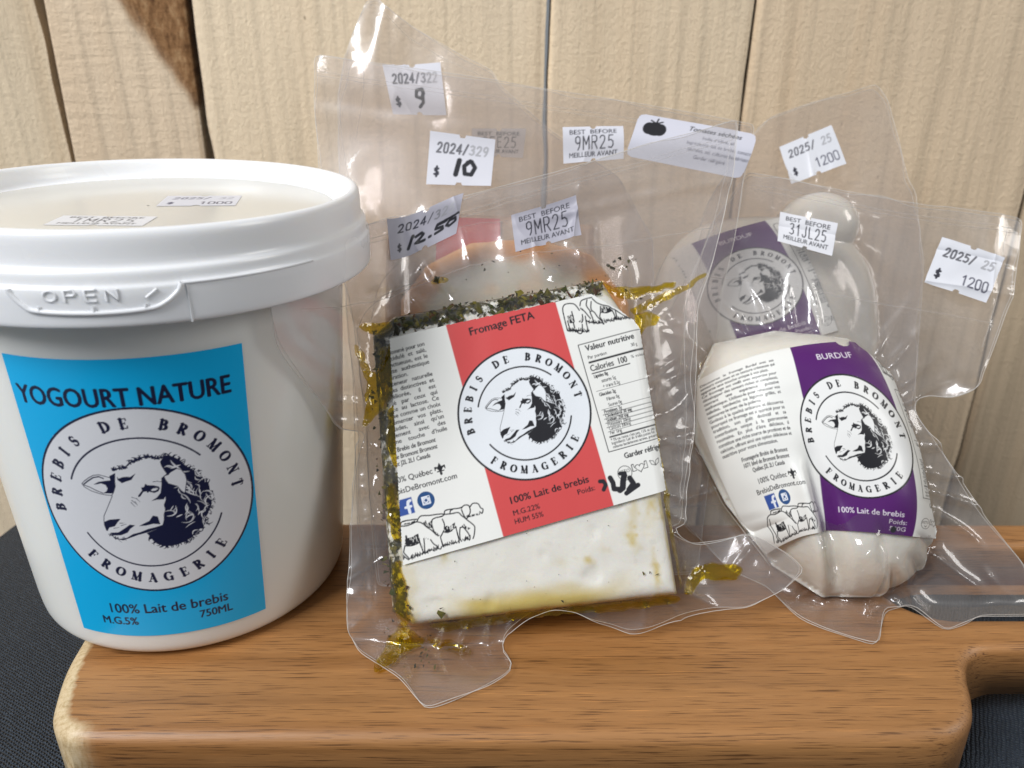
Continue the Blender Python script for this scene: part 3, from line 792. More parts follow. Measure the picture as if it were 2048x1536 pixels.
# ---------------------------------------------------------------- materials
class NT:
    def __init__(self, name):
        self.m = bpy.data.materials.new(name)
        self.m.use_nodes = True
        self.t = self.m.node_tree
        self.t.nodes.clear()
        self.out = self.t.nodes.new('ShaderNodeOutputMaterial')

    def n(self, kind, **kw):
        nd = self.t.nodes.new(kind)
        for k, v in kw.items():
            if k in nd.inputs:
                self.put(nd, k, v)
            else:
                setattr(nd, k, v)
        return nd

    def put(self, nd, key, v):
        s = nd.inputs[key]
        if hasattr(v, 'is_output') or hasattr(v, 'links'):
            self.t.links.new(v, s)
        else:
            s.default_value = v

    def coords(self, scale=(1, 1, 1), rot=(0, 0, 0), loc=(0, 0, 0)):
        tc = self.t.nodes.new('ShaderNodeTexCoord')
        mp = self.t.nodes.new('ShaderNodeMapping')
        mp.inputs['Scale'].default_value = scale
        mp.inputs['Rotation'].default_value = rot
        mp.inputs['Location'].default_value = loc
        self.t.links.new(tc.outputs['Object'], mp.inputs['Vector'])
        return mp.outputs['Vector']

    def noise(self, vec, scale=1.0, detail=3.0, rough=.55, dist=0.0):
        nd = self.t.nodes.new('ShaderNodeTexNoise')
        self.t.links.new(vec, nd.inputs['Vector'])
        nd.inputs['Scale'].default_value = scale
        nd.inputs['Detail'].default_value = detail
        nd.inputs['Roughness'].default_value = rough
        nd.inputs['Distortion'].default_value = dist
        return nd.outputs['Fac']

    def ramp(self, fac, stops):
        nd = self.t.nodes.new('ShaderNodeValToRGB')
        e = nd.color_ramp.elements
        while len(e) < len(stops):
            e.new(.5)
        for el, (p, c) in zip(e, stops):
            el.position = p
            el.color = (*c, 1) if len(c) == 3 else c
        self.t.links.new(fac, nd.inputs['Fac'])
        return nd.outputs['Color']

    def mixc(self, fac, a, b, mode='MIX'):
        nd = self.t.nodes.new('ShaderNodeMix')
        nd.data_type = 'RGBA'
        nd.blend_type = mode
        for i, v in ((0, fac), (6, a), (7, b)):
            if hasattr(v, 'links'):
                self.t.links.new(v, nd.inputs[i])
            else:
                nd.inputs[i].default_value = (*v, 1) if isinstance(v, tuple) and len(v) == 3 else v
        return nd.outputs[2]

    def math(self, op, a, b=0.0, c=None, clamp=False):
        nd = self.t.nodes.new('ShaderNodeMath')
        nd.operation = op
        nd.use_clamp = clamp
        for i, v in enumerate((a, b, c)):
            if v is None:
                continue
            if hasattr(v, 'links'):
                self.t.links.new(v, nd.inputs[i])
            else:
                nd.inputs[i].default_value = v
        return nd.outputs[0]

    def bump(self, height, strength=.3, dist=.001, normal=None):
        nd = self.t.nodes.new('ShaderNodeBump')
        nd.inputs['Strength'].default_value = strength
        nd.inputs['Distance'].default_value = dist
        self.t.links.new(height, nd.inputs['Height'])
        if normal is not None:
            self.t.links.new(normal, nd.inputs['Normal'])
        return nd.outputs['Normal']

    def attr(self, name):
        nd = self.t.nodes.new('ShaderNodeAttribute')
        nd.attribute_name = name
        return nd

    def principled(self, **kw):
        nd = self.t.nodes.new('ShaderNodeBsdfPrincipled')
        for k, v in kw.items():
            k = k.replace('_', ' ')
            if hasattr(v, 'links'):
                self.t.links.new(v, nd.inputs[k])
            else:
                nd.inputs[k].default_value = (*v, 1) if isinstance(v, tuple) and len(v) == 3 and k in ('Base Color',) else v
        return nd

    def done(self, shader):
        self.t.links.new(shader, self.out.inputs['Surface'])
        return self.m


def m_print(name, rough=.38, coat=.25, sss=0.0):
    t = NT(name)
    a = t.attr('print').outputs['Color']
    v = t.coords()
    b = t.bump(t.noise(v, 900, 2), .05, .0004)
    p = t.principled(Base_Color=a, Roughness=rough, Coat_Weight=coat, Coat_Roughness=.18, Normal=b, Specular_IOR_Level=.45)
    return t.done(p.outputs[0])


def m_film(name, haze=.10, tint=(.95, .94, .93), rough=.08, bump=.16):
    t = NT(name)
    v = t.coords()
    n1 = t.noise(v, 70, 3, .5)
    n2 = t.noise(v, 1100, 2, .5)
    nm = t.bump(n2, bump * .5, .0003, t.bump(n1, bump * .35, .0012))
    tr = t.n('ShaderNodeBsdfTransparent', Color=(*tint, 1))
    df = t.n('ShaderNodeBsdfDiffuse', Color=(.80, .77, .76, 1))
    tl = t.n('ShaderNodeBsdfTranslucent', Color=(.80, .77, .76, 1))
    veil = t.n('ShaderNodeMixShader')
    veil.inputs[0].default_value = .45
    t.t.links.new(df.outputs[0], veil.inputs[1])
    t.t.links.new(tl.outputs[0], veil.inputs[2])
    dry = t.math('MULTIPLY_ADD', t.attr('wet').outputs['Fac'], -.88, 1.0)
    patch = t.math('MULTIPLY', dry, t.math('MULTIPLY_ADD', t.noise(v, 45, 3), haze * 1.1, haze * .45))
    m1 = t.n('ShaderNodeMixShader')
    t.t.links.new(patch, m1.inputs[0])
    t.t.links.new(tr.outputs[0], m1.inputs[1])
    t.t.links.new(veil.outputs[0], m1.inputs[2])
    lw = t.n('ShaderNodeLayerWeight', Blend=.5)
    t.t.links.new(nm, lw.inputs['Normal'])
    fac = t.math('MULTIPLY_ADD', t.math('POWER', lw.outputs['Facing'], 4.0), .55, .05, True)
    gl = t.n('ShaderNodeBsdfGlossy', Color=(.95, .95, .97, 1), Roughness=rough)
    t.t.links.new(nm, gl.inputs['Normal'])
    m2 = t.n('ShaderNodeMixShader')
    t.t.links.new(fac, m2.inputs[0])
    t.t.links.new(m1.outputs[0], m2.inputs[1])
    t.t.links.new(gl.outputs[0], m2.inputs[2])
    # a broad milky sheen from the embossed inner face
    g2 = t.n('ShaderNodeBsdfGlossy', Color=(.92, .93, .96, 1), Roughness=.42)
    t.t.links.new(nm, g2.inputs['Normal'])
    m3 = t.n('ShaderNodeMixShader')
    t.t.links.new(t.math('MULTIPLY', dry, t.math('MULTIPLY', t.noise(v, 60, 4, .65), .09)), m3.inputs[0])
    t.t.links.new(m2.outputs[0], m3.inputs[1])
    t.t.links.new(g2.outputs[0], m3.inputs[2])
    return t.done(m3.outputs[0])


def m_film_edge(name='cut_film_edge', op=.62):
    t = NT(name)
    tr = t.n('ShaderNodeBsdfTransparent', Color=(.95, .95, .95, 1))
    p = t.principled(Base_Color=(.85, .82, .78), Roughness=.25)
    m = t.n('ShaderNodeMixShader')
    m.inputs[0].default_value = op
    t.t.links.new(tr.outputs[0], m.inputs[1])
    t.t.links.new(p.outputs[0], m.inputs[2])
    return t.done(m.outputs[0])


def m_oil():
    t = NT('olive_oil')
    v = t.coords()
    nm = t.bump(t.noise(v, 240, 2), .5, .0014)
    tr = t.n('ShaderNodeBsdfTransparent', Color=(.90, .78, .11, 1))
    df = t.n('ShaderNodeBsdfTranslucent', Color=(.62, .49, .014, 1))
    d2 = t.n('ShaderNodeBsdfDiffuse', Color=(.46, .37, .012, 1))
    a = t.n('ShaderNodeMixShader')
    t.t.links.new(df.outputs[0], a.inputs[1])
    t.t.links.new(d2.outputs[0], a.inputs[2])
    m1 = t.n('ShaderNodeMixShader')
    t.t.links.new(t.ramp(t.noise(v, 420, 3), [(.35, (.01, .01, .01)), (.75, (.16, .16, .16))]), m1.inputs[0])
    t.t.links.new(tr.outputs[0], m1.inputs[1])
    t.t.links.new(a.outputs[0], m1.inputs[2])
    gl = t.n('ShaderNodeBsdfGlossy', Color=(1, 1, .95, 1), Roughness=.06)
    t.t.links.new(nm, gl.inputs['Normal'])
    lw = t.n('ShaderNodeLayerWeight', Blend=.5)
    t.t.links.new(nm, lw.inputs['Normal'])
    fac = t.math('MULTIPLY_ADD', t.math('POWER', lw.outputs['Facing'], 3.0), .6, .06, True)
    m2 = t.n('ShaderNodeMixShader')
    t.t.links.new(fac, m2.inputs[0])
    t.t.links.new(m1.outputs[0], m2.inputs[1])
    t.t.links.new(gl.outputs[0], m2.inputs[2])
    return t.done(m2.outputs[0])


def m_cheese(name, base, oil=(.62, .46, .04), coat=.5):
    t = NT(name)
    v = t.coords()
    n = t.noise(v, 120, 4, .6)
    c = t.mixc(t.math('MULTIPLY', n, .5), base, tuple(x * .86 for x in base))
    pits = t.ramp(t.noise(v, 330, 3, .6), [(.30, (1, 1, 1)), (.38, (0, 0, 0))])
    o = t.attr('oil').outputs['Fac']
    c = t.mixc(t.math('MULTIPLY', pits, .25), c, tuple(x * .7 for x in base))
    c = t.mixc(o, c, oil)
    k = t.math('ADD', t.attr('crust').outputs['Fac'], t.math('MULTIPLY_ADD', t.noise(v, 300, 4, .65), 1.6, -.8))
    k = t.ramp(k, [(.42, (0, 0, 0)), (.62, (1, 1, 1))])
    crust = t.ramp(t.noise(v, 520, 3), [(.3, (.014, .012, .004)), (.5, (.048, .040, .009)), (.64, (.15, .125, .015)), (.8, (.32, .28, .05))])
    c = t.mixc(k, c, crust)
    nm = t.bump(n, .35, .0014, t.bump(pits, -.9, .0009))
    p = t.principled(Base_Color=c, Roughness=.42, Subsurface_Weight=.35, Subsurface_Scale=.004, Coat_Weight=coat, Coat_Roughness=.08, Normal=nm)
    p.inputs['Subsurface Radius'].default_value = (1.0, .75, .5)
    return t.done(p.outputs[0])


def m_herb():
    t = NT('dried_herbs')
    a = t.attr('print').outputs['Color']
    p = t.principled(Base_Color=a, Roughness=.6, Specular_IOR_Level=.25)
    return t.done(p.outputs[0])


def m_plastic(name, col, rough=.32, sss=.3, scale=.006, wave=.0006):
    t = NT(name)
    v = t.coords()
    nm = t.bump(t.noise(v, 38, 2), .12, wave, t.bump(t.noise(v, 1500, 2), .04, .0002))
    sm = t.noise(v, 25, 3)
    r = t.math('MULTIPLY_ADD', sm, .14, rough - .07)
    p = t.principled(Base_Color=col, Roughness=r, Subsurface_Weight=sss, Subsurface_Scale=scale, Normal=nm, Specular_IOR_Level=.5)
    p.inputs['Subsurface Radius'].default_value = (1.0, .9, .75)
    return t.done(p.outputs[0])


def m_acacia():
    t = NT('acacia_wood')
    warp = t.noise(t.coords((9, 40, 40)), 1.0, 3)
    tc = t.coords((4, 260, 280))
    add = t.n('ShaderNodeVectorMath', operation='MULTIPLY_ADD')
    t.t.links.new(tc, add.inputs[0])
    add.inputs[1].default_value = (1, 1, 1)
    cmb = t.n('ShaderNodeCombineXYZ')
    t.t.links.new(t.math('MULTIPLY', warp, 3.2), cmb.inputs[1])
    t.t.links.new(cmb.outputs[0], add.inputs[2])
    n = t.noise(add.outputs[0], 1.0, 5, .62)
    c = t.ramp(n, [(.16, (.14, .052, .013)), (.34, (.25, .104, .026)), (.50, (.325, .144, .044)), (.66, (.385, .18, .059)), (.86, (.465, .245, .092))])
    # broad bands of heartwood and sapwood across the board
    band = t.noise(t.coords((1.2, 26, 30)), 1.0, 2)
    c = t.mixc(t.math('MULTIPLY', t.math('SUBTRACT', band, .35, None, True), 1.0), c, (.40, .21, .085), 'MIX')
    # fine pores
    bands = t.noise(t.coords((1.6, 75, 75), (0, 0, 0), (1, 4, 2)), 1.0, 3, .5, .3)
    c = t.mixc(t.ramp(bands, [(.40, (0, 0, 0)), (.62, (.55, .55, .55))]), c, (.42, .205, .070))
    c = t.mixc(t.ramp(bands, [(.30, (.6, .6, .6)), (.44, (0, 0, 0))]), c, (.17, .066, .017))
    pores = t.noise(t.coords((75, 2700, 2700)), 1.0, 2, .5)
    pc = t.ramp(pores, [(.33, (.22, .17, .14)), (.43, (1, 1, 1)), (.64, (1, 1, 1)), (.74, (1.5, 1.42, 1.3))])
    c = t.mixc(.8, c, pc, 'MULTIPLY')
    tone = t.noise(t.coords((2, 55, 60), (0, 0, 0), (3, 1, 0)), 1.0, 2)
    c = t.mixc(t.math('MULTIPLY', t.math('SUBTRACT', .46, tone, None, True), 3.0, None, True), c, (.17, .075, .025))
    # pale end grain where the attribute marks sapwood
    sap = t.ramp(t.noise(t.coords((900, 900, 260)), 1.0, 3, .7), [(.3, (.42, .29, .14)), (.5, (.60, .46, .27)), (.7, (.68, .54, .35))])
    c = t.mixc(t.attr('sapwood').outputs['Fac'], c, sap)
    nm = t.bump(pores, .22, .0004, t.bump(n, .12, .0005))
    p = t.principled(Base_Color=c, Roughness=.48, Normal=nm, Coat_Weight=.05, Coat_Roughness=.25)
    return t.done(p.outputs[0])


def m_pine(name, tone, seed, streaky=.5, torn=.15):
    t = NT(name)
    off = (seed * 1.7, 0, seed * .9)
    g = t.noise(t.coords((210, 60, 5), (0, 0, 0), off), 1.0, 4, .6)
    big = t.noise(t.coords((26, 20, 2.2), (0, 0, 0), off), 1.0, 3, .6, .4)
    c = t.ramp(g, [(.28, tuple(x * .77 for x in tone)), (.5, tone), (.75, tuple(min(1, x * 1.10) for x in tone))])
    c = t.mixc(t.math('MULTIPLY', t.math('SUBTRACT', big, .5, None, True), 2.2 * streaky), c, (tone[0] * .92, tone[1] * .76, tone[2] * .60))
    c = t.mixc(t.math('MULTIPLY', t.math('SUBTRACT', .42, big, None, True), 1.6 * streaky), c, (tone[0] * 1.02, tone[1] * 1.04, tone[2] * 1.1))
    # wane: brown inner bark left on one edge of a board
    w = t.attr('wane').outputs['Fac']
    bark = t.ramp(t.noise(t.coords((300, 80, 120), (0, .5, 0), off), 1.0, 4, .7), [(.3, (.10, .045, .018)), (.5, (.27, .14, .06)), (.72, (.46, .29, .15))])
    wob = t.math('ADD', w, t.math('MULTIPLY_ADD', t.noise(t.coords((160, 50, 60)), 1.0, 3), .5, -.25))
    c = t.mixc(t.ramp(wob, [(.18, (0, 0, 0)), (.62, (.9, .9, .9)), (.9, (1, 1, 1))]), c, bark)
    specks = t.ramp(t.noise(t.coords((420, 60, 160), (0, 0, 0), off), 1.0, 1), [(.20, (1, 1, 1)), (.245, (0, 0, 0))])
    c = t.mixc(t.math('MULTIPLY', specks, .55), c, (.16, .10, .05))
    saw = t.noise(t.coords((620, 60, 420), (0, 0, 0), off), 1.0, 5, .75)
    cross = t.noise(t.coords((30, 20, 260), (0, 0, 0), off), 1.0, 3, .6)
    nm = t.bump(saw, .7, .0014, t.bump(cross, torn, .0016, t.bump(g, .35, .0009)))
    p = t.principled(Base_Color=c, Roughness=.8, Normal=nm, Specular_IOR_Level=.2)
    return t.done(p.outputs[0])


def m_cloth():
    t = NT('dark_woven_cloth')
    v = t.coords((1, 1, 1), (0, 0, .5))
    w1 = t.n('ShaderNodeTexWave', wave_type='BANDS', bands_direction='X')
    w2 = t.n('ShaderNodeTexWave', wave_type='BANDS', bands_direction='Y')
    for w, s in ((w1, 270), (w2, 320)):
        t.t.links.new(v, w.inputs['Vector'])
        w.inputs['Scale'].default_value = s
        w.inputs['Distortion'].default_value = 3.5
        w.inputs['Detail'].default_value = 2
        w.inputs['Detail Scale'].default_value = 1.2
    h = t.math('MULTIPLY', w1.outputs['Fac'], w2.outputs['Fac'])
    n = t.noise(v, 700, 3)
    c = t.ramp(t.math('MULTIPLY_ADD', h, .55, t.math('MULTIPLY', n, .5)), [(.2, (.018, .027, .042)), (.55, (.052, .075, .108)), (.95, (.16, .20, .25))])
    c = t.mixc(t.attr('thread').outputs['Fac'], c, (.12, .15, .20))
    nm = t.bump(h, 1.0, .0022, t.bump(n, .5, .0007))
    p = t.principled(Base_Color=c, Roughness=.42, Normal=nm, Specular_IOR_Level=.55)
    return t.done(p.outputs[0])


def m_table():
    t = NT('pale_tabletop')
    n = t.noise(t.coords((6, 90, 90)), 1.0, 4)
    c = t.ramp(n, [(.3, (.40, .31, .20)), (.7, (.56, .45, .31))])
    p = t.principled(Base_Color=c, Roughness=.55)
    return t.done(p.outputs[0])
# ---------------------------------------------------------------- object helpers
def thing(name, label, cat, loc, group=None):
    o = bpy.data.objects.new(name, None)
    o.empty_display_size = .02
    o.location = loc
    COL.objects.link(o)
    o['label'], o['category'] = label, cat
    if group:
        o['group'] = group
    return o


def mesh_obj(name, V, F, mats, parent=None, smooth=True, mat_idx=None):
    """World-space vertices and faces -> one mesh object under its thing."""
    V = np.asarray(V, float)
    if parent is not None:
        r = parent
        base = Vector((0, 0, 0))
        while r is not None:
            base += r.location
            r = r.parent
        V = V - np.array(base)
    me = bpy.data.meshes.new(name)
    if isinstance(F, np.ndarray):
        k = F.shape[1]
        me.vertices.add(len(V))
        me.vertices.foreach_set('co', V.astype(np.float32).ravel())
        me.loops.add(F.size)
        me.loops.foreach_set('vertex_index', F.astype(np.int32).ravel())
        me.polygons.add(len(F))
        me.polygons.foreach_set('loop_start', np.arange(0, F.size, k, dtype=np.int32))
        me.update(calc_edges=True)
    else:
        me.from_pydata(V.tolist(), [], F)
    me.validate()
    for m in mats if isinstance(mats, (list, tuple)) else [mats]:
        me.materials.append(m)
    if mat_idx is not None:
        me.polygons.foreach_set('material_index', np.asarray(mat_idx, np.int32))
    if smooth:
        me.polygons.foreach_set('use_smooth', np.ones(len(me.polygons), bool))
    o = bpy.data.objects.new(name, me)
    COL.objects.link(o)
    if parent is not None:
        o.parent = parent
    return o


def paint(o, C):
    """Per-vertex print colours (linear)."""
    C = np.asarray(C, np.float32)
    at = o.data.color_attributes.new('print', 'FLOAT_COLOR', 'POINT')
    at.data.foreach_set('color', np.concatenate([C, np.ones((len(C), 1), np.float32)], 1).ravel())


def weight(o, name, w):
    at = o.data.attributes.new(name, 'FLOAT', 'POINT')
    at.data.foreach_set('value', np.asarray(w, np.float32))


def grid_faces(nx, ny, keep=None):
    i = np.arange(nx * ny).reshape(ny, nx)
    F = np.stack([i[:-1, :-1], i[:-1, 1:], i[1:, 1:], i[1:, :-1]], -1).reshape(-1, 4)
    if keep is not None:
        F = F[keep.ravel()[F].all(1)]
    return F


def compact(V, F, *attrs):
    used = np.zeros(len(V), bool)
    used[F.ravel()] = True
    idx = np.cumsum(used) - 1
    return (V[used], idx[F]) + tuple(a[used] for a in attrs)


def smooth_closed(P, step=2.0, soft=True):
    """Closed outline: resample, then round the corners a little."""
    P = np.asarray(P, float)
    for _ in range(2 if soft else 0):
        Q = np.roll(P, -1, 0)
        L = np.linalg.norm(Q - P, axis=1)[:, None]
        k = np.minimum(.22, 1.2 / np.maximum(L, 1e-6))
        P = np.stack([P * (1 - k) + Q * k, P * k + Q * (1 - k)], 1).reshape(-1, 2)
    Q = np.roll(P, -1, 0)
    L = np.linalg.norm(Q - P, axis=1)
    cum = np.concatenate([[0], np.cumsum(L)])
    n = int(cum[-1] / step)
    t = np.linspace(0, cum[-1], n, endpoint=False)
    PP = np.vstack([P, P[:1]])
    return np.stack([np.interp(t, cum, PP[:, 0]), np.interp(t, cum, PP[:, 1])], 1)


def sheet(outline, step):
    """Triangulated flat sheet inside an outline: points (u, v) and triangles, boundary points first."""
    B = np.asarray(outline)
    lo, hi = B.min(0), B.max(0)
    rows = []
    for j, y in enumerate(np.arange(lo[1], hi[1], step * .87)):
        x = np.arange(lo[0] + (step / 2 if j % 2 else 0), hi[0], step)
        rows.append(np.stack([x, np.full_like(x, y)], 1))
    G = np.vstack(rows)
    d = poly_sd(B, G[:, 0], G[:, 1])
    G = G[d < -step * .55]
    P = np.vstack([B, G])
    n = len(B)
    co, _, fa, *_ = delaunay_2d_cdt([Vector(p) for p in P], [(i, (i + 1) % n) for i in range(n)], [], 1, 1e-5)
    return np.array([tuple(c) for c in co]), np.array([f for f in fa if len(f) == 3], np.int32), n


def tube(path, r, sides=5, closed=True):
    P = np.asarray(path, float)
    n = len(P)
    T = np.roll(P, -1, 0) - np.roll(P, 1, 0) if closed else np.gradient(P, axis=0)
    T /= np.maximum(np.linalg.norm(T, axis=1, keepdims=True), 1e-12)
    up = np.array([.3, -.8, .5])
    A = np.cross(T, up)
    A /= np.maximum(np.linalg.norm(A, axis=1, keepdims=True), 1e-9)
    Bn = np.cross(T, A)
    a = np.linspace(0, 2 * np.pi, sides, endpoint=False)
    V = (P[:, None] + r * (A[:, None] * np.cos(a)[None, :, None] + Bn[:, None] * np.sin(a)[None, :, None])).reshape(-1, 3)
    F = []
    for i in range(n if closed else n - 1):
        for j in range(sides):
            F.append((i * sides + j, i * sides + (j + 1) % sides, ((i + 1) % n) * sides + (j + 1) % sides, ((i + 1) % n) * sides + j))
    return V, F


CLING = {'feta': lambda u, v: sstep(7, 1, poly_sd(FETA_BLOCK, u, v)), 'tomato': lambda u, v: .6 * sstep(4, 0, poly_sd(WHEEL, u, v)), 'rear': lambda u, v: .6 * sstep(4, 0, poly_sd(REAR_BLOCK, u, v)),
         'burduf': lambda u, v: .9 * sstep(1.06, 1.0, h_burduf_body(u, v)[1]), 'burduf_rear': lambda u, v: .9 * sstep(1.06, 1.0, h_burduf_rear_body(u, v)[1])}


def pouch_film(parent, fr, outline, mats, seed, step=1.0, back_shift=1.2, seals=()):
    """The two sheets of a vacuum pouch with their cut edges, as one part."""
    VV, FF, MI, WW, k = [], [], [], [], 0
    for layer in (0, 1):
        o = smooth_closed(outline, 1.6)
        if layer:
            t = np.linspace(0, 1, len(o), endpoint=False)
            c = o.mean(0)
            d = (o - c) / np.linalg.norm(o - c, axis=1, keepdims=True)
            o = o + d * (back_shift * vnoise(t * 46, t * 0 + seed, seed))[:, None]
        uv, F, nb = sheet(o, step if not layer else max(1.6, step))
        V = place(fr, uv[:, 0], uv[:, 1], HEIGHT[fr](uv[:, 0], uv[:, 1], layer))
        VV.append(V)
        WW.append(CLING[fr](uv[:, 0], uv[:, 1]))
        FF += [tuple(int(i) + k for i in f) for f in F]
        MI += [0] * len(F)
        k += len(V)
        E = place(fr, o[:, 0], o[:, 1], HEIGHT[fr](o[:, 0], o[:, 1], layer))
        tv, tf = tube(E, .00010)
        VV.append(tv)
        WW.append(np.zeros(len(tv)))
        FF += [tuple(i + k for i in f) for f in tf]
        MI += [1] * len(tf)
        k += len(tv)
    for line in seals:
        q = smooth_open(line, 14)
        q = q + .25 * np.stack([vnoise(q[:, 1] * .2, q[:, 0] * .2, 5), vnoise(q[:, 0] * .2, q[:, 1] * .2, 6)], 1)
        tv, tf = tube(place(fr, q[:, 0], q[:, 1], HEIGHT[fr](q[:, 0], q[:, 1]) + .06), .00012, 5, False)
        VV.append(tv)
        WW.append(np.zeros(len(tv)))
        FF += [tuple(i + k for i in f) for f in tf]
        MI += [2] * len(tf)
        k += len(tv)
    o = mesh_obj('film', np.vstack(VV), FF, mats, parent, True, MI)
    weight(o, 'wet', np.concatenate(WW))
    return o


def stuck_print(parent, name, fr, corners, cv, mat, lift=.28, notch=0.0, rounded=0.0):
    """A printed sticker laid over the pouch film between four (u, v) corners TL, TR, BR, BL."""
    c = cv.colours()
    ny, nx = c.shape[:2]
    s, t = np.meshgrid(np.linspace(0, 1, nx), np.linspace(1, 0, ny))
    tl, tr, br, bl = (np.array(p, float) for p in corners)
    uv = ((1 - s) * (1 - t))[..., None] * tl + (s * (1 - t))[..., None] * tr + (s * t)[..., None] * br + ((1 - s) * t)[..., None] * bl
    w, h = -2 * cv.x0, -2 * cv.y0
    X, Y = (s - .5) * w, (.5 - t) * h
    keep = np.ones(X.shape, bool)
    if notch:
        for yy in (h / 2, -h / 2):
            keep &= np.hypot(X, Y - yy) > notch
    if rounded:
        qx, qy = np.abs(X) - w / 2 + rounded, np.abs(Y) - h / 2 + rounded
        keep &= np.hypot(np.maximum(qx, 0), np.maximum(qy, 0)) <= rounded + 1e-6
    U, Vv = uv[..., 0].ravel(), uv[..., 1].ravel()
    V = place(fr, U, Vv, HEIGHT[fr](U, Vv) + lift)
    F = grid_faces(nx, ny, keep)
    V, F, C = compact(V, F, c.reshape(-1, 3))
    o = mesh_obj(name, V, F, mat, parent)
    paint(o, C)
    return o


def solid_from_height(parent, name, fr, outline, hf, depth, mat, step, oilf=None, crustf=None):
    """Cheese: a front skin following a height function, straight sides and a flat back."""
    uv, F, nb = sheet(smooth_closed(outline, step * .8, False), step)
    hv = hf(uv[:, 0], uv[:, 1])
    front = place(fr, uv[:, 0], uv[:, 1], hv)
    back = place(fr, uv[:, 0], uv[:, 1], np.full(len(uv), -depth))
    n = len(uv)
    FF = [tuple(f) for f in F.tolist()] + [tuple(i + n for i in reversed(f)) for f in F.tolist()]
    for i in range(nb):
        j = (i + 1) % nb
        FF.append((j, i, i + n, j + n))
    o = mesh_obj(name, np.vstack([front, back]), FF, mat, parent)
    if oilf is not None:
        w = oilf(uv[:, 0], uv[:, 1])
        weight(o, 'oil', np.concatenate([w, w]))
    w = crustf(uv[:, 0], uv[:, 1]) if crustf else np.zeros(len(uv))
    weight(o, 'crust', np.concatenate([w, w]))
    return o


def oil_pocket(VV, FF, k, fr, poly, thick, top=-.12):
    """A lens of oil trapped between the two sheets."""
    pp = smooth_closed(poly, .7)
    pp = pp + .55 * np.stack([vnoise(pp[:, 0] * .45, pp[:, 1] * .45, 91), vnoise(pp[:, 0] * .45, pp[:, 1] * .45, 92)], 1)
    uv, F, nb = sheet(pp, .8)
    d = -poly_sd(pp, uv[:, 0], uv[:, 1])
    e = thick * np.sqrt(np.clip(d / 2.5, 0, 1))
    e[:nb] = 0
    hh = HEIGHT[fr](uv[:, 0], uv[:, 1])
    VV.append(place(fr, uv[:, 0], uv[:, 1], hh + top + e * .25))
    VV.append(place(fr, uv[:, 0], uv[:, 1], hh + top - .05 - e))
    n = len(uv)
    FF += [tuple(i + k for i in f) for f in F.tolist()] + [tuple(i + k + n for i in reversed(f)) for f in F.tolist()]
    return k + 2 * n


# ---------------------------------------------------------------- materials in use
FILM = m_film('pouch_film', .066, (.955, .945, .94))
FILM_SOFT = m_film('pouch_film_rear', .048, (.955, .935, .925), .09, .14)
EDGE = m_film_edge('cut_film_edge', .5)  # pale, more opaque cut edge: the light it catches is put into the colour
SEAL = m_film_edge('film_seal_line', .2)
PRINT = m_print('label_print', .42, .10)
STICK = m_print('sticker_print', .5, .05)
OIL = m_oil()
HERB = m_herb()

# ---------------------------------------------------------------- setting: table, cloth, wall, board
TZ = -.0265
cl = [(-.228, -.22), (.45, -.22), (.45, .272), (.20, .270), (-.10, .272), (-.19, .286), (-.2145, .300), (-.2168, .286), (-.2185, .272), (-.222, .20)]
uv, F, nb = sheet(smooth_closed(np.array(cl) * 1000, 6), 5.0)
z = .35 * vnoise(uv[:, 0] * .03, uv[:, 1] * .03, 71) + .12 * vnoise(uv[:, 0] * .11, uv[:, 1] * .1, 72)
top = np.stack([uv[:, 0] / 1000, uv[:, 1] / 1000, TZ - .0004 + z / 1000], 1)
hem = top[:nb] + np.array([0, 0, -.004])
low = top[:nb] + np.array([0, 0, -.16])
i, j = np.arange(nb), (np.arange(nb) + 1) % nb
n = len(top)
FF = [tuple(f) for f in F.tolist()] + [(b_, a_, a_ + n, b_ + n) for a_, b_ in zip(i.tolist(), j.tolist())] + [(b_ + n, a_ + n, a_ + n + nb, b_ + n + nb) for a_, b_ in zip(i.tolist(), j.tolist())]
# two loose pale threads woven in near the right-hand corner
thr = np.maximum(np.exp(-((uv[:, 0] - 139 - .10 * (uv[:, 1] - 150)) / .5) ** 2), .8 * np.exp(-((uv[:, 0] - 147 - .12 * (uv[:, 1] - 150)) / .4) ** 2)) * (uv[:, 1] < 175)
cloth = mesh_obj('tablecloth', np.vstack([top, hem, low]), FF, m_cloth())
weight(cloth, 'thread', np.concatenate([thr, np.zeros(2 * nb)]))
cloth['label'] = 'dark navy woven cloth lying under the wooden serving board'
cloth['category'] = 'tablecloth'

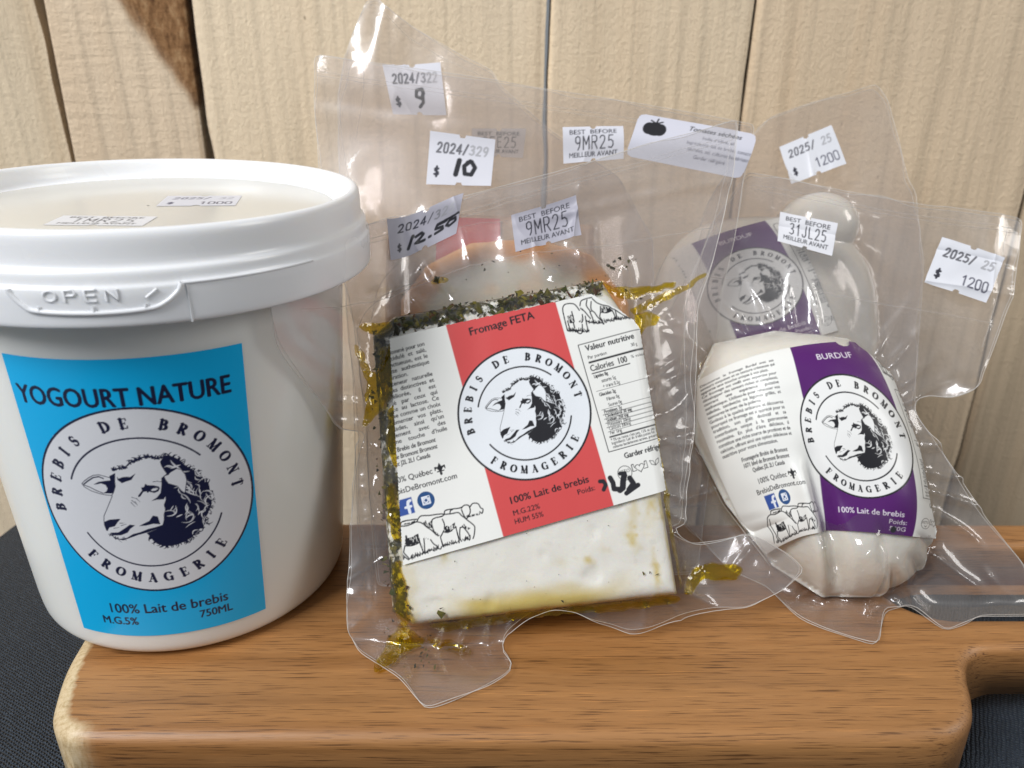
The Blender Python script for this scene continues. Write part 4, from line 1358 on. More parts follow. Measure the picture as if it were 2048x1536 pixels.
# rough pine boards of the wall behind
wall = thing('plank_wall', 'wall of pale rough sawn pine boards standing upright behind the food', 'wall', (0, .37, -.17))
seams = [(-.36, -.2042, 1), (-.2000, -.1400, 2), (-.1372, .0142, 3), (.0162, .1030, 4), (.1042, .2395, 5), (.2412, .36, 6), (.3625, .51, 7), (.5125, .66, 8), (-.505, -.3620, 9), (-.66, -.5070, 10)]
tones = {1: (.76, .625, .45), 2: (.75, .60, .435), 3: (.84, .69, .50), 4: (.82, .665, .475), 5: (.78, .615, .43), 6: (.58, .46, .32), 7: (.66, .54, .38), 8: (.63, .51, .37), 9: (.66, .55, .40), 10: (.64, .52, .37)}
for x0, x1, k in seams:
    nx, nz = 60, 120
    xs = np.linspace(0, 1, nx)
    bev = .0022
    X = x0 + (x1 - x0) * xs
    Z = np.linspace(-.17, .33, nz)
    GX, GZ = np.meshgrid(X, Z)
    edge = np.minimum(GX - x0, x1 - GX)
    rnd = np.where(edge < bev, bev - np.sqrt(np.maximum(0, bev ** 2 - (bev - np.maximum(edge, 0)) ** 2)), 0)
    GX2 = GX + .0007 * vnoise(GZ * 60 + k * 9, GX * 0, 80 + k) * (1 - np.clip(edge / .01, 0, 1))
    Y = .37 + rnd + .0009 * vnoise(GX * 40, GZ * 9, 90 + k) + (.0012 if k in (1, 3) else 0) * 0
    V = np.stack([GX2, Y, GZ], -1).reshape(-1, 3)
    n = len(V)
    Fq = grid_faces(nx, nz)
    side = []
    ring = [j * nx for j in range(nz)]
    ring2 = [j * nx + nx - 1 for j in range(nz)]
    VB = V.copy()
    VB[:, 1] = .392
    for r in (ring, ring2):
        for a, b in zip(r[:-1], r[1:]):
            side.append((a, b, b + n, a + n))
    for a in range(nx - 1):
        side.append(((nz - 1) * nx + a, (nz - 1) * nx + a + 1, (nz - 1) * nx + a + 1 + n, (nz - 1) * nx + a + n))
        side.append((a, a + 1, a + 1 + n, a + n))
    Fall = np.vstack([Fq, np.array(side, int), Fq[:, ::-1] + n])
    p = mesh_obj('plank', np.vstack([V, VB]), Fall, m_pine('pine_board_%d' % k, tones[k], k * 3.1, .45 if k < 5 else .75, .5 if k == 2 else .14), wall)
    w = np.zeros(2 * n)
    if k == 2:
        lim = np.interp(V[:, 2], [.125, .143, .184, .25], [.0, .002, .0275, .06])
        w[:n] = np.clip(.5 + (lim - (x1 - V[:, 0])) / .010, 0, 1) * (V[:, 2] > .138)
        p['label'] = 'board with a wedge of brown bark along its right edge'
    weight(p, 'wane', w)

# serving board with slotted handle
board = thing('serving_board', 'thick brown wood serving board with pale rounded left end and slotted handle', 'serving board', (0, .2, -.026))


def arc2(cx, cy, r, a0, a1, n=10):
    t = np.radians(np.linspace(a0, a1, n))
    return [(cx + r * math.cos(a), cy + r * math.sin(a)) for a in t]


left_end = smooth_open([(-.126, .238), (-.1315, .222), (-.1318, .205), (-.1303, .1845), (-.1290, .1745), (-.1258, .1632), (-.1232, .1570), (-.1185, .1520), (-.112, .1502), (-.100, .1498)], 5)
right_end = smooth_open([(.100, .1498), (.1145, .1512), (.1225, .1562), (.1272, .164), (.1306, .1730), (.1345, .1795), (.1405, .1826), (.150, .1832)], 5)
outer = ([tuple(p) for p in left_end] + [tuple(p) for p in right_end] + arc2(.252, .2167, .0335, -88, 88, 16) + arc2(-.099, .225, .0268, 92, 150, 8))
hole = arc2(.1405, .2165, .0195, 90, 270, 20) + arc2(.236, .2165, .0195, -90, 90, 20)
R_B, T_B = .0042, .026


def resample(P, step):
    P = np.asarray(P, float)
    Q = np.vstack([P, P[:1]])
    L = np.concatenate([[0], np.cumsum(np.linalg.norm(np.diff(Q, axis=0), axis=1))])
    t = np.linspace(0, L[-1], int(L[-1] / step), endpoint=False)
    return np.stack([np.interp(t, L, Q[:, 0]), np.interp(t, L, Q[:, 1])], 1)


def inset(P, d):
    T = np.roll(P, -1, 0) - np.roll(P, 1, 0)
    T /= np.linalg.norm(T, axis=1, keepdims=True)
    return P + d * np.stack([-T[:, 1], T[:, 0]], 1)


PO, PH = resample(outer, .0016), resample(hole, .0016)[::-1]        # counter-clockwise, clockwise
loops, FF, VV, k = [], [], [], 0
for P in (PO, PH):
    rows = []
    for a in np.linspace(90, 0, 8):
        rows.append(np.column_stack([inset(P, R_B * (1 - math.cos(math.radians(a)))), np.full(len(P), -R_B * (1 - math.sin(math.radians(a))))]))
    rows.append(np.column_stack([P, np.full(len(P), -T_B)]))
    rows.append(np.column_stack([inset(P, .02 if P is PO else .0005), np.full(len(P), -T_B)]))
    n = len(P)
    for r in range(len(rows) - 1):
        for i in range(n):
            j = (i + 1) % n
            FF.append((k + r * n + j, k + r * n + i, k + (r + 1) * n + i, k + (r + 1) * n + j))
    loops.append((k, n))
    VV += rows
    k += n * len(rows)
g = np.stack(np.meshgrid(np.arange(-.14, .30, .0011), np.arange(.145, .255, .0011)), -1).reshape(-1, 2)
IO, IH = inset(PO, R_B), inset(PH, R_B)
IO, IH = inset(PO, R_B * 1.0), inset(PH, R_B * 1.0)
g = g[(poly_sd(IO, g[:, 0], g[:, 1]) < -.0006) & (poly_sd(IH, g[:, 0], g[:, 1]) > .0006)]
pts = np.vstack([IO, IH, g])
no, nh = len(IO), len(IH)
co, _, fa, *_ = delaunay_2d_cdt([Vector(p) for p in pts], [(i, (i + 1) % no) for i in range(no)] + [(no + i, no + (i + 1) % nh) for i in range(nh)], [], 1, 1e-7)
co = np.array([tuple(c) for c in co])
fa = np.array([f for f in fa if len(f) == 3])
cen = co[fa].mean(1)
fa = fa[poly_sd(IH, cen[:, 0], cen[:, 1]) > 0]
VV.append(np.column_stack([co, np.zeros(len(co))]))
FF += [tuple(int(i) + k for i in f) for f in fa]
V = np.vstack(VV)
d_out = poly_sd(PO, V[:, 0], V[:, 1])
thin = sstep(.128, .147, V[:, 0])                                # the handle is slimmer than the board
V[:, 2] *= 1 - thin * (1 - .018 / T_B)
bo = mesh_obj('board_slab', V, FF, m_acacia(), board, True)
wob = .0006 * vnoise(V[:, 1] * 140, V[:, 2] * 90, 75)
weight(bo, 'sapwood', sstep(.0047, .0041, -d_out + wob * .5) * sstep(-.108, -.116, V[:, 0]) + 0.0 * sstep(.0048, .0036, -d_out + wob) * sstep(.120, .128, V[:, 0]) * sstep(.192, .186, V[:, 1]))

# ---------------------------------------------------------------- yogurt tub
TUB = np.array([-.1071, .2250, .0014])
tilt = .0286
tub = thing('yogurt_tub', 'round white plastic yogurt tub with blue band and snap-on lid', 'yogurt tub', tuple(TUB))


def tubw(P):
    """Tub coordinates (m, base centre origin) -> world; the tub leans slightly to the right."""
    P = np.asarray(P, float)
    c, s = math.cos(tilt), math.sin(tilt)
    return np.stack([P[..., 0] * c + P[..., 2] * s, P[..., 1], P[..., 2] * c - P[..., 0] * s], -1) + TUB


def body_r(z):
    return .0478 + .052 * z


def lathe(prof, n=160):
    prof = np.asarray(prof, float)
    a = np.linspace(0, 2 * np.pi, n, endpoint=False)
    V = np.stack([prof[:, 0][:, None] * np.cos(a), prof[:, 0][:, None] * np.sin(a), np.repeat(prof[:, 1][:, None], n, 1)], -1).reshape(-1, 3)
    F = []
    for i in range(len(prof) - 1):
        for j in range(n):
            k = (j + 1) % n
            F.append((i * n + j, i * n + k, (i + 1) * n + k, (i + 1) * n + j))
    return V, F


def rounded(pts, it=3):
    P = np.asarray(pts, float)
    for _ in range(it):
        Q = [P[0]]
        for a, b in zip(P[:-1], P[1:]):
            Q += [a * .75 + b * .25, a * .25 + b * .75]
        Q.append(P[-1])
        P = np.array(Q)
    return P


prof = rounded([(.0005, .0012), (.040, .0012), (.0425, .0), (.0452, .0), (.0474, .0022), (.0480, .006), (body_r(.012), .012), (body_r(.04), .04), (body_r(.07), .07), (body_r(.1095), .1095), (body_r(.111) + .002, .111)], 2)
V, F = lathe(prof)
WHITE = m_plastic('white_tub_plastic', (.84, .84, .80), .22, .45, .012)
LIDW = m_plastic('white_lid_plastic', (.85, .86, .88), .27, .25, .004, .0003)
mesh_obj('tub_body', tubw(V), F, WHITE, tub)
prof = rounded([(.0004, .1212), (.03, .1212), (.0500, .1212), (.0540, .1212), (.0552, .1220), (.0558, .1235), (.0563, .1262), (.0573, .1269), (.0584, .1268), (.0591, .1258), (.0593, .1240), (.0594, .1200), (.0597, .1186), (.0607, .1181), (.0609, .1168), (.0610, .1152), (.0616, .1147), (.0618, .1140), (.0618, .1072), (.0617, .1058), (.0610, .1054), (.0602, .1060), (.0598, .112)], 1)
V, F = lathe(prof)
lid = mesh_obj('lid', tubw(V), F, LIDW, tub)
V, F = lathe([(.0004, .12126), (.02, .12126), (.0515, .12126), (.0525, .1210)])
mesh_obj('lid_panel', tubw(V), F, m_plastic('translucent_lid_plastic', (.72, .70, .64), .22, .3, .004, .0002), lid)

# printed band round the front of the tub
cvt = tub_label(28.7, .2)
c = cvt.colours()
ny, nx = c.shape[:2]
xs = (np.arange(nx) * cvt.res + cvt.x0) / 1000
zs = .0533 + (np.arange(ny) * cvt.res + cvt.y0) / 1000
GX, GZ = np.meshgrid(xs, zs)
th = math.radians(-78.4) + GX / .0532 * (1 + 0 * GZ)
keep = np.abs(GX) < .0293
r = body_r(GZ) + .00012
crest_in = np.hypot(GX, GZ - .0533) < .0287
keep |= crest_in
V = np.stack([r * np.cos(th), r * np.sin(th), GZ], -1).reshape(-1, 3)
Fq = grid_faces(nx, ny, keep)
V, Fq, C = compact(V, Fq, c.reshape(-1, 3))
o = mesh_obj('printed_band', tubw(V), Fq, m_print('tub_print', .30, .2), tub)
paint(o, C)


def on_skirt(th, z, lift):
    r = .0618 + lift
    th = np.radians(th)
    return tubw(np.stack([r * np.cos(th), r * np.sin(th), z * np.ones_like(th)], -1))


# tear tab: a smile-shaped panel on the skirt with raised lettering
VV, FF, k = [], [], 0
path = [(-94.6, 114.6), (-94.2, 113.4), (-92.2, 111.0), (-89.5, 109.7), (-78.5, 109.2), (-68.5, 109.6), (-65.0, 110.8), (-62.4, 113.0), (-61.4, 114.9)]
pp = smooth_open(path, 6)
for w, rr in (((pp), .00058),):
    P = on_skirt(w[:, 0], w[:, 1] / 1000, .0001)
    tv, tf = tube(P, rr, 6, False)
    VV.append(tv)
    FF += [tuple(i + k for i in f) for f in tf]
    k += len(tv)
for a in (-89.0, -78.6, -68.8):
    P = on_skirt(np.array([a, a]), np.array([.1096, .1108]), .0001)
    tv, tf = tube(P, .0004, 6, False)
    VV.append(tv); FF += [tuple(i + k for i in f) for f in tf]; k += len(tv)
tt = np.linspace(-61.4, -30, 30)
P = on_skirt(tt, np.full(30, .1148), -.0001)
tv, tf = tube(P, .0004, 6, False)
VV.append(tv); FF += [tuple(i + k for i in f) for f in tf]; k += len(tv)
P = on_skirt(np.array([-60.6, -60.4, -60.3]), np.array([.1146, .110, .1055]), .0)
tv, tf = tube(P, .00022, 6, False)
VV.append(tv); FF += [tuple(i + k for i in f) for f in tf]; k += len(tv)
glyph = {'O': [_arc(.35, .5, .3, .45, 0, 360, 20)], 'P': [[(.1, .0), (.1, 1), (.5, 1), (.62, .75), (.5, .5), (.1, .5)]], 'E': [[(.6, 1), (.1, 1), (.1, 0), (.6, 0)], [(.1, .5), (.55, .5)]], 'N': [[(.1, 0), (.1, 1), (.62, 0), (.62, 1)]], '/': [[(.0, .1), (.55, .8)], [(.05, .0), (.0, .1)]]}
for i, ch in enumerate('OPEN /'):
    for st in glyph.get(ch, []):
        q = np.array(st)
        a = -88.0 + i * 3.9 + q[:, 0] * 4.1
        P = on_skirt(a, (111.9 + q[:, 1] * 2.6) / 1000, -.00005)
        tv, tf = tube(P, .00036, 6, False)
        VV.append(tv); FF += [tuple(i2 + k for i2 in f) for f in tf]; k += len(tv)
mesh_obj('tear_tab', np.vstack(VV), FF, LIDW, lid)


def lid_sticker(name, cv, cx, cy, ang, notch):
    c = cv.colours()
    ny, nx = c.shape[:2]
    X, Y = np.meshgrid(np.linspace(cv.x0, -cv.x0, nx), np.linspace(cv.y0, -cv.y0, ny))
    keep = np.ones(X.shape, bool)
    for yy in (cv.y0, -cv.y0):
        keep &= np.hypot(X, Y - yy) > notch
    a = math.radians(ang)
    V = np.stack([cx + X * math.cos(a) - Y * math.sin(a), cy + X * math.sin(a) + Y * math.cos(a), np.full(X.shape, 121.36)], -1).reshape(-1, 3) / 1000
    V, F, C = compact(V, grid_faces(nx, ny, keep), c.reshape(-1, 3))
    o = mesh_obj(name, tubw(V), F, STICK, lid)
    paint(o, C)


PAPER = (.70, .70, .75)
lid_sticker('price_sticker', sticker_art(price_art('2025/ 32', '1000', ink=(.12, .12, .18)), 21.5, 16.5, PAPER, .25), 11.5, 9.5, 11, 1.0)
lid_sticker('date_sticker', sticker_art(date_art('1MR25'), 24, 12, (.76, .76, .78), .25), -2.6, -21.8, 5, .9)

# ---------------------------------------------------------------- feta pouch (front)
GROUP = 'vacuum packed cheese pouches'
feta = thing('cheese_pouch', 'clear pouch of feta block in oil and herbs with coral red label', 'cheese pouch', (.005, .1995, .001), GROUP)


def feta_skin(u, v):
    d = poly_sd(FETA_BLOCK, u, v)
    r = 4.2
    x = np.clip((d + r) / r, 0, 1)
    return -r * .9 * (1 - np.sqrt(np.clip(1 - x ** 2, 0, 1))) + .18 * vnoise(u * .18, v * .18, 61) - .5 * sstep(.55, .9, vnoise(u * .13 + 4, v * .15, 62))


def feta_oil(u, v):
    n = vnoise(u * .11, v * .35, 63)
    w = sstep(9.0, 3.0, v - .09 * u + 2.5 * n) * sstep(8, 20, u) * sstep(70, 48, u) * .85
    w = w + .35 * sstep(3.5, .5, u + .055 * v + n) * sstep(40, 0, v)
    for x, y, r in ((10, 22, 1.3), (9, 4.8, 2.6), (44, 17.5, 1.4), (52, 18, 1.0), (66, 33, 1.8), (71, 34, 1.2), (65, 24, 1.6), (75, 30, 1.0), (57, 21, 1.0), (26, 31.5, 1.6), (73, 42, 3.0), (72, 14, 1.2), (33, 13, 1.4)):
        q = .6 + .4 * math.sin(x * 7.3)
        w = w + (.45 + .4 * math.cos(y * 3.1)) * np.exp(-(((u - x) * (1.5 - q) + (v - y) * .3 * math.sin(x)) ** 2 + ((v - y) * q) ** 2) / r ** 2 * (1.2 + .9 * vnoise(u * .8, v * .8, 60)))
    return np.clip(w, 0, 1)


def feta_crust(u, v):
    """Dark crust of herbs: along the top edge and down the left side."""
    e = 92 + (u + 5.3) * .172
    top = sstep(-7.0, -3.5, v - e) * (.62 + .34 * sstep(20, 10, u) + .22 * np.exp(-((u - 34) / 7) ** 2) + .16 * vnoise(u * .2, v * .1, 64))
    left = sstep(1.2, -2.0, u + .058 * v) * (.66 + .2 * vnoise(u * .1, v * .12, 65))
    return np.clip(np.maximum(top, left), 0, 1)



solid_from_height(feta, 'cheese_block', 'feta', FETA_BLOCK, feta_skin, FETA_DEPTH, m_cheese('feta_cheese', (.90, .89, .82), coat=.8), .9, feta_oil, feta_crust)

FE = [(-32.0, 98.2), (-21.7, 108.9), (-6.2, 123.1), (16.8, 131.2), (40.7, 138.3), (68.4, 146.3), (91.5, 153.2), (106.7, 158.2), (105.2, 147.4), (100.9, 127.5), (95.4, 108.8), (90.4, 95.7), (89.3, 81.5), (87.9, 57.7), (83.6, 37.0), (82.5, 27.4), (78.1, 26.6), (79.9, 24.0), (85.7, 21.0), (93.6, 21.6), (102.4, 24.2), (108.0, 22.0), (115.5, 17.3), (119.9, 12.7), (112.5, 7.0), (101.1, 1.9), (93.1, 1.8), (81.1, -0.2), (70.6, -3.8), (64.6, -4.5), (55.1, -0.6), (47.7, 3.2), (41.0, 4.2), (34.5, 1.6), (27.9, -3.2), (25.9, -7.4), (29.1, -10.1), (28.3, -12.0), (22.6, -14.1), (17.1, -15.6), (5.1, -18.3), (-2.7, -12.7), (-8.9, -10.2), (-16.1, -7.3), (-19.4, -3.3), (-19.8, 6.9), (-19.2, 21.5), (-18.5, 36.5), (-16.8, 51.6), (-14.6, 57.0), (-19.4, 57.4), (-21.4, 58.1), (-24.4, 65.4), (-27.8, 71.4), (-30.4, 77.9), (-30.7, 83.3), (-31.1, 90.9)]
top = np.array([(-30.5, 97), (-20.7, 106.5), (-5.6, 120.3), (17.4, 128.5), (41, 135.4), (68.6, 143.2), (91, 150), (104.5, 154.5)])
pouch_film(feta, 'feta', FE, [FILM, EDGE, SEAL], 5, seals=[top + (0, -2.0), top + (0, -3.4), [(-26, 88), (-8, 97), (10, 106), (34, 112), (62, 115), (96, 121)], [(104, 152), (97, 124), (86.5, 97), (85, 60), (80.5, 34)], [(-12, 74), (-15, 86), (-8, 98), (6, 106)]])

# the paper label wraps the block
R_L = 20.05
cvl = cheese_label(R_L, 'feta', .2)
c = cvl.colours()
ny, nx = c.shape[:2]
X, Y = np.meshgrid(np.arange(nx) * cvl.res + cvl.x0, np.arange(ny) * cvl.res + cvl.y0)
a = math.radians(14.5)
U = 34.0 + X * math.cos(a) - Y * math.sin(a)
Vv = 61.6 + X * math.sin(a) + Y * math.cos(a)
d = poly_sd(FETA_FACE, U, Vv)
keep = (d < 1.2) & (Y < (1.585 - .05 * (X / R_L + .78)) * R_L)
cut = (U - 55.5) * .80 + (Vv - 97.2) * 1.30                     # torn top right corner
keep &= cut < .3 * vnoise(U * .3, Vv * .3, 3) + .2
lift = .36 + .16 * vnoise(U * .05, Vv * .05, 66) + .12 * vnoise(U * .16, Vv * .05, 67)
V = place('feta', U.ravel(), Vv.ravel(), (h_feta(U, Vv) + lift).ravel())
V, Fq, C = compact(V, grid_faces(nx, ny, keep), c.reshape(-1, 3))
o = mesh_obj('paper_label', V, Fq, PRINT, feta)
paint(o, C)

# oil pockets in the folds beside the block
POCKETS = [
    ([(-16, 87.2), (-10, 85.6), (-5.6, 86.6), (-5.0, 89.6), (-8.5, 89.2), (-13, 88.6)], 1.2),
    ([(-13.6, 80), (-10.5, 74), (-8.5, 75.5), (-6.2, 84), (-4.6, 84), (-4.2, 70), (-6.5, 66), (-9.5, 62), (-12.6, 58.5), (-14.5, 58.0), (-12.8, 66), (-12.6, 72), (-15.6, 79), (-15.8, 83)], 1.5),
    ([(-6.4, 64), (-4.6, 65), (-3.6, 52), (-4.0, 46), (-5.6, 47), (-7.0, 55)], 1.3),
    ([(-7.4, 40), (-5.0, 42), (-2.6, 30), (-3.0, 24), (-5.0, 24), (-7.0, 32)], 1.2),
    ([(-5.6, 18), (-3.0, 20), (-.8, 8), (-.4, 1), (-2.4, -.5), (-4.6, 3)], 1.5),
    ([(-8.8, 82), (-7.0, 83), (-6.2, 70), (-7.4, 62), (-8.6, 66), (-9.4, 74)], 1.0),
    ([(56.5, 101.8), (62.5, 100.4), (74.8, 101.6), (84, 103.6), (83.5, 101.2), (74, 99.0), (66, 95.5), (62.0, 97.0)], 1.5),
    ([(66, 92.4), (74.3, 97.2), (86, 102.2), (93.5, 107), (94, 106), (86, 100.6), (76, 95.2), (68.6, 90.6)], .9),
    ([(67.9, 91.6), (74.3, 93.3), (77.8, 92.3), (77.0, 89.8), (73, 88.2), (69.6, 84.6), (69.0, 87)], 1.8),
    ([(-1.2, .2), (1.6, -2.2), (4.6, -5.2), (.6, -7.0), (-4.9, -10.2), (-11.3, -11.6), (-8.9, -7.2), (-5.9, -1.8)], 1.6),
    ([(3, -3.5), (12, -5.2), (17.5, -7.6), (17, -9.2), (8, -7.4), (3.6, -6)], 1.0),
    ([(80.0, 7.0), (81.1, 11.5), (86.2, 15.6), (99.6, 14.6), (101.4, 12.9), (98.6, 10.2), (87, 10.4), (83.3, 7.2)], 1.8),
    ([(4, .6), (30, 3.6), (60, 6.2), (78.5, 7.8), (79.5, 5.4), (62, 2.8), (40, 2.4), (20, -.8), (8, -2.2)], 1.0),
    ([(5.4, 103.6), (8, 105.8), (11, 105.4), (11.4, 103.6), (8.6, 102.4), (6, 102.4)], .8),
    ([(72.5, 60), (75.5, 34), (78.6, 9), (79.6, 9), (77.2, 34), (73.9, 60)], .8),
]
for poly, t_ in POCKETS:
    VV, FF = [], []
    oil_pocket(VV, FF, 0, 'feta', poly, t_)
    mesh_obj('olive_oil', np.vstack(VV), FF, OIL, feta)


def flakes(parent, fr, spots, seed, name='herb_flakes'):
    """Dried leaf flakes: small bent irregular chips. spots = (u, v, size, lift)."""
    rng = np.random.default_rng(seed)
    VV, FF, CC, k = [], [], [], 0
    pal = np.array([(.040, .034, .008), (.075, .066, .012), (.022, .019, .008), (.14, .115, .018), (.060, .026, .010), (.040, .046, .010)])
    for u, v, s, lift in spots:
        n = rng.integers(5, 8)
        ang = np.sort(rng.uniform(0, 2 * np.pi, n))
        el, ro = rng.uniform(.35, 1.0), rng.uniform(0, np.pi)
        rr = s * rng.uniform(.55, 1.1, n)
        p = np.stack([rr * np.cos(ang), rr * np.sin(ang) * el], 1)
        p = np.stack([p[:, 0] * math.cos(ro) - p[:, 1] * math.sin(ro), p[:, 0] * math.sin(ro) + p[:, 1] * math.cos(ro)], 1)
        P = np.vstack([[0, 0], p]) + (u, v)
        hh = HEIGHT[fr](P[:, 0], P[:, 1]) + lift + np.concatenate([[.12 * s], rng.uniform(-.1, .1, n) * s])
        VV.append(place(fr, P[:, 0], P[:, 1], hh))
        FF += [(k, k + 1 + i, k + 1 + (i + 1) % n) for i in range(n)]
        CC += [pal[rng.integers(len(pal))] * rng.uniform(.6, 1.3)] * (n + 1)
        k += n + 1
    o = mesh_obj(name, np.vstack(VV), FF, HERB, parent, False)
    paint(o, np.array(CC))
    o['kind'] = 'stuff'
    return o


rng = np.random.default_rng(12)
spots = []
for _ in range(330):                                             # crust of herbs along the top edge
    u = rng.uniform(-5, 58)
    dens = 1.0 if u < 16 else (.35 if u < 26 else .75)
    if rng.random() > dens:
        continue
    e = 90.3 + (u + 5.3) * .172
    spots.append((u, e + 1.6 - rng.uniform(.2, 5.8) - max(0, 8 - abs(u - 2)) * rng.random() * .25, rng.choice([.4, .7, 1.1, 1.7]) * rng.uniform(.7, 1.2), -.05))
for _ in range(110):                                              # down the left side
    v = rng.uniform(0, 90)
    spots.append((-5.3 * v / 90.3 - rng.uniform(-.2, 7.5), v, rng.uniform(.3, 1.3), -.15))
for _ in range(46):                                              # bottom left fold
    t_ = rng.random()
    spots.append((-9 + 16 * rng.random(), -1 - 10 * t_, rng.uniform(.2, .7), -.1))
for x, y, s in ((63, 109, .9), (65, 110.5, 1.2), (68, 109.5, 1.1), (62, 106.5, 1.3), (64.6, 105.8, .8), (66.8, 107.3, .7), (61, 107.5, .9), (70.5, 110.3, .6), (24, 31.6, 1.4), (25, 32.5, .8), (8.6, 3.6, 1.5), (8.9, 5.4, .8), (44, 6.5, .9), (72, 13.5, .9), (68, 14, .7), (70, 14.2, .5), (75, 33, .4), (70.3, 90.6, .8), (66, 99, .7), (69, 98.5, .5), (75.4, 99.6, .6), (71, 96.8, .9), (60, 103.6, .4)):
    spots.append((x, y, s, -.05))
for x, y, s in ((8, 104, 1.9), (9.5, 104.6, 1.0), (6.8, 103.6, .8), (22, 109.5, .8), (25.5, 110.2, .9), (22.5, 107.6, .8), (2.2, 108, .6), (-2.4, 98.5, .6), (34, 113.5, .5), (38, 110, .5), (44, 112.5, .6), (17, 103.5, .4), (30, 106, .4), (46, 108, .4), (51, 107, .5), (41, 106.6, .4)):
    spots.append((x, y, s, -.05))
for _ in range(26):
    spots.append((rng.uniform(2, 76), rng.uniform(2, 34), rng.uniform(.12, .4), -.05))
flakes(feta, 'feta', spots, 77)

hand_1250 = [([(a_, b_ * .62 - .26) for a_, b_ in q_], w_ * .8) for q_, w_ in [([(-.50, -.62), (-.36, .26)], .22), ([(-.28, .12), (-.12, .28), (-.06, .1), (-.28, -.45), (-.02, -.42)], .2), ([(.12, -.34), (.16, -.33)], .2), ([(.62, .36), (.34, .34), (.30, .08), (.50, .02), (.52, -.2), (.30, -.3)], .2), ([(.70, .2), (.62, -.02), (.72, -.2), (.90, -.02), (.88, .22), (.70, .24)], .18), ([(.34, .40), (.96, .46)], .14)]]
stuck_print(feta, 'price_sticker', 'feta', [(-7.1, 121.9), (16.3, 132.2), (13.8, 119.6), (-6.2, 109.6)], sticker_art(price_art('2024/325', '', hand_1250, True), 24, 13, (.38, .37, .43), .2), STICK, .3, 1.0)
stuck_print(feta, 'date_sticker', 'feta', [(31.3, 125.3), (52.0, 131.3), (53.5, 118.5), (32.5, 113.1)], sticker_art(date_art('9MR25'), 21.6, 12.4, (.39, .38, .44), .2), STICK, .3, .8)

# ---------------------------------------------------------------- tomato cheese pouch (middle)
tom = thing('cheese_pouch', 'clear pouch with tomato flavour sticker standing behind the feta pouch', 'cheese pouch', (.005, .2175, .0), GROUP)


def wheel_skin(u, v):
    d = poly_sd(WHEEL, u, v)
    r = 7.0
    x = np.clip((d + r) / r, 0, 1)
    return -r * (1 - np.sqrt(np.clip(1 - x ** 2, 0, 1))) + .3 * vnoise(u * .1, v * .1, 68)


solid_from_height(tom, 'cheese_wheel', 'tomato', WHEEL, wheel_skin, 17.0, m_cheese('white_cheese', (.93, .90, .76), (.90, .40, .08)), 1.3,
                  lambda u, v: np.clip(1.0 * sstep(-12, -6.0, poly_sd(WHEEL, u, v)) + .3 * vnoise(u * .2, v * .2, 69), 0, 1))
P2 = [(-36.7, 186.6), (-13.5, 183.4), (26.3, 177.7), (45.8, 173.8), (99.8, 164.0), (119.7, 160.2), (116.5, 149.9), (115.0, 142.5), (110.2, 118.0), (104.1, 96.7), (98, 40), (92, 4), (-14, 2), (-18, 60), (-23.5, 98.1), (-32.5, 124.9), (-34.9, 146.7)]
top = np.array([(-35.5, 184.6), (-13.5, 181.0), (26.3, 175.2), (45.8, 171.4), (99.8, 161.6), (117.5, 157.8)])
pouch_film(tom, 'tomato', P2, [FILM_SOFT, EDGE, SEAL], 6, 1.8, seals=[top + (0, -4), top + (0, -5.6), [(-24, 182), (-27, 160), (-22, 130)], [(-16, 90), (-12, 104), (2, 116), (20, 123), (44, 124)]])
hand_10 = [([(-.04, .02), (-.12, -.56)], .2), ([(.30, .02), (.12, -.2), (.16, -.52), (.36, -.54), (.46, -.24), (.34, .0), (.22, -.04)], .17)]
stuck_print(tom, 'price_sticker', 'tomato', [(4.3, 157.4), (27.0, 154.3), (25.2, 137.8), (2.7, 138.6)], sticker_art(price_art('2024/329', '', hand_10), 22.7, 18, (.66, .66, .72), .25), STICK, .3, 1.0)
stuck_print(tom, 'date_sticker', 'tomato', [(50.5, 158.2), (71.9, 158.7), (71.9, 147.4), (50.8, 146.0)], sticker_art(date_art('9MR25'), 21.4, 11.8, (.66, .66, .72), .25), STICK, .3, .8)


def tomato_art(cv):
    ink = (.015, .015, .02)
    cv.disc((-14.6, 3.0), 3.5, ink, 3.0)
    cv.disc((-16.6, 3.0), 2.2, ink, 2.7)
    cv.disc((-12.6, 3.0), 2.2, ink, 2.7)
    for q in ([(-14.6, 5.4), (-14.2, 7.6)], [(-14.6, 5.6), (-16.6, 6.6)], [(-14.6, 5.6), (-12.4, 6.6)]):
        cv.stroke(q, .6, ink)
    cv.text('Tomates séchées', -2.5, 5.0, 1.9, ink, bold=.03, shear=.25, width=19)
    g = (.12, .12, .16)
    cv.text('huile d’olive, ail', 3.0, 2.0, 1.3, g, bold=.02)
    cv.text('Ingrédients: lait de brebis, tomates', -2.0, -.6, 1.2, g, bold=.02)
    cv.text('séchées, sel, cultures bactériennes', -1.0, -2.9, 1.2, g, bold=.02)
    cv.text('Garder réfrigéré', 2.0, -5.2, 1.2, g, bold=.02)


stuck_print(tom, 'flavour_sticker', 'tomato', [(78.2, 164.1), (120.0, 156.2), (113.6, 140.0), (72.4, 148.3)], sticker_art(tomato_art, 43, 17.2, (.62, .62, .70), .25), STICK, .3, 0, 2.0)

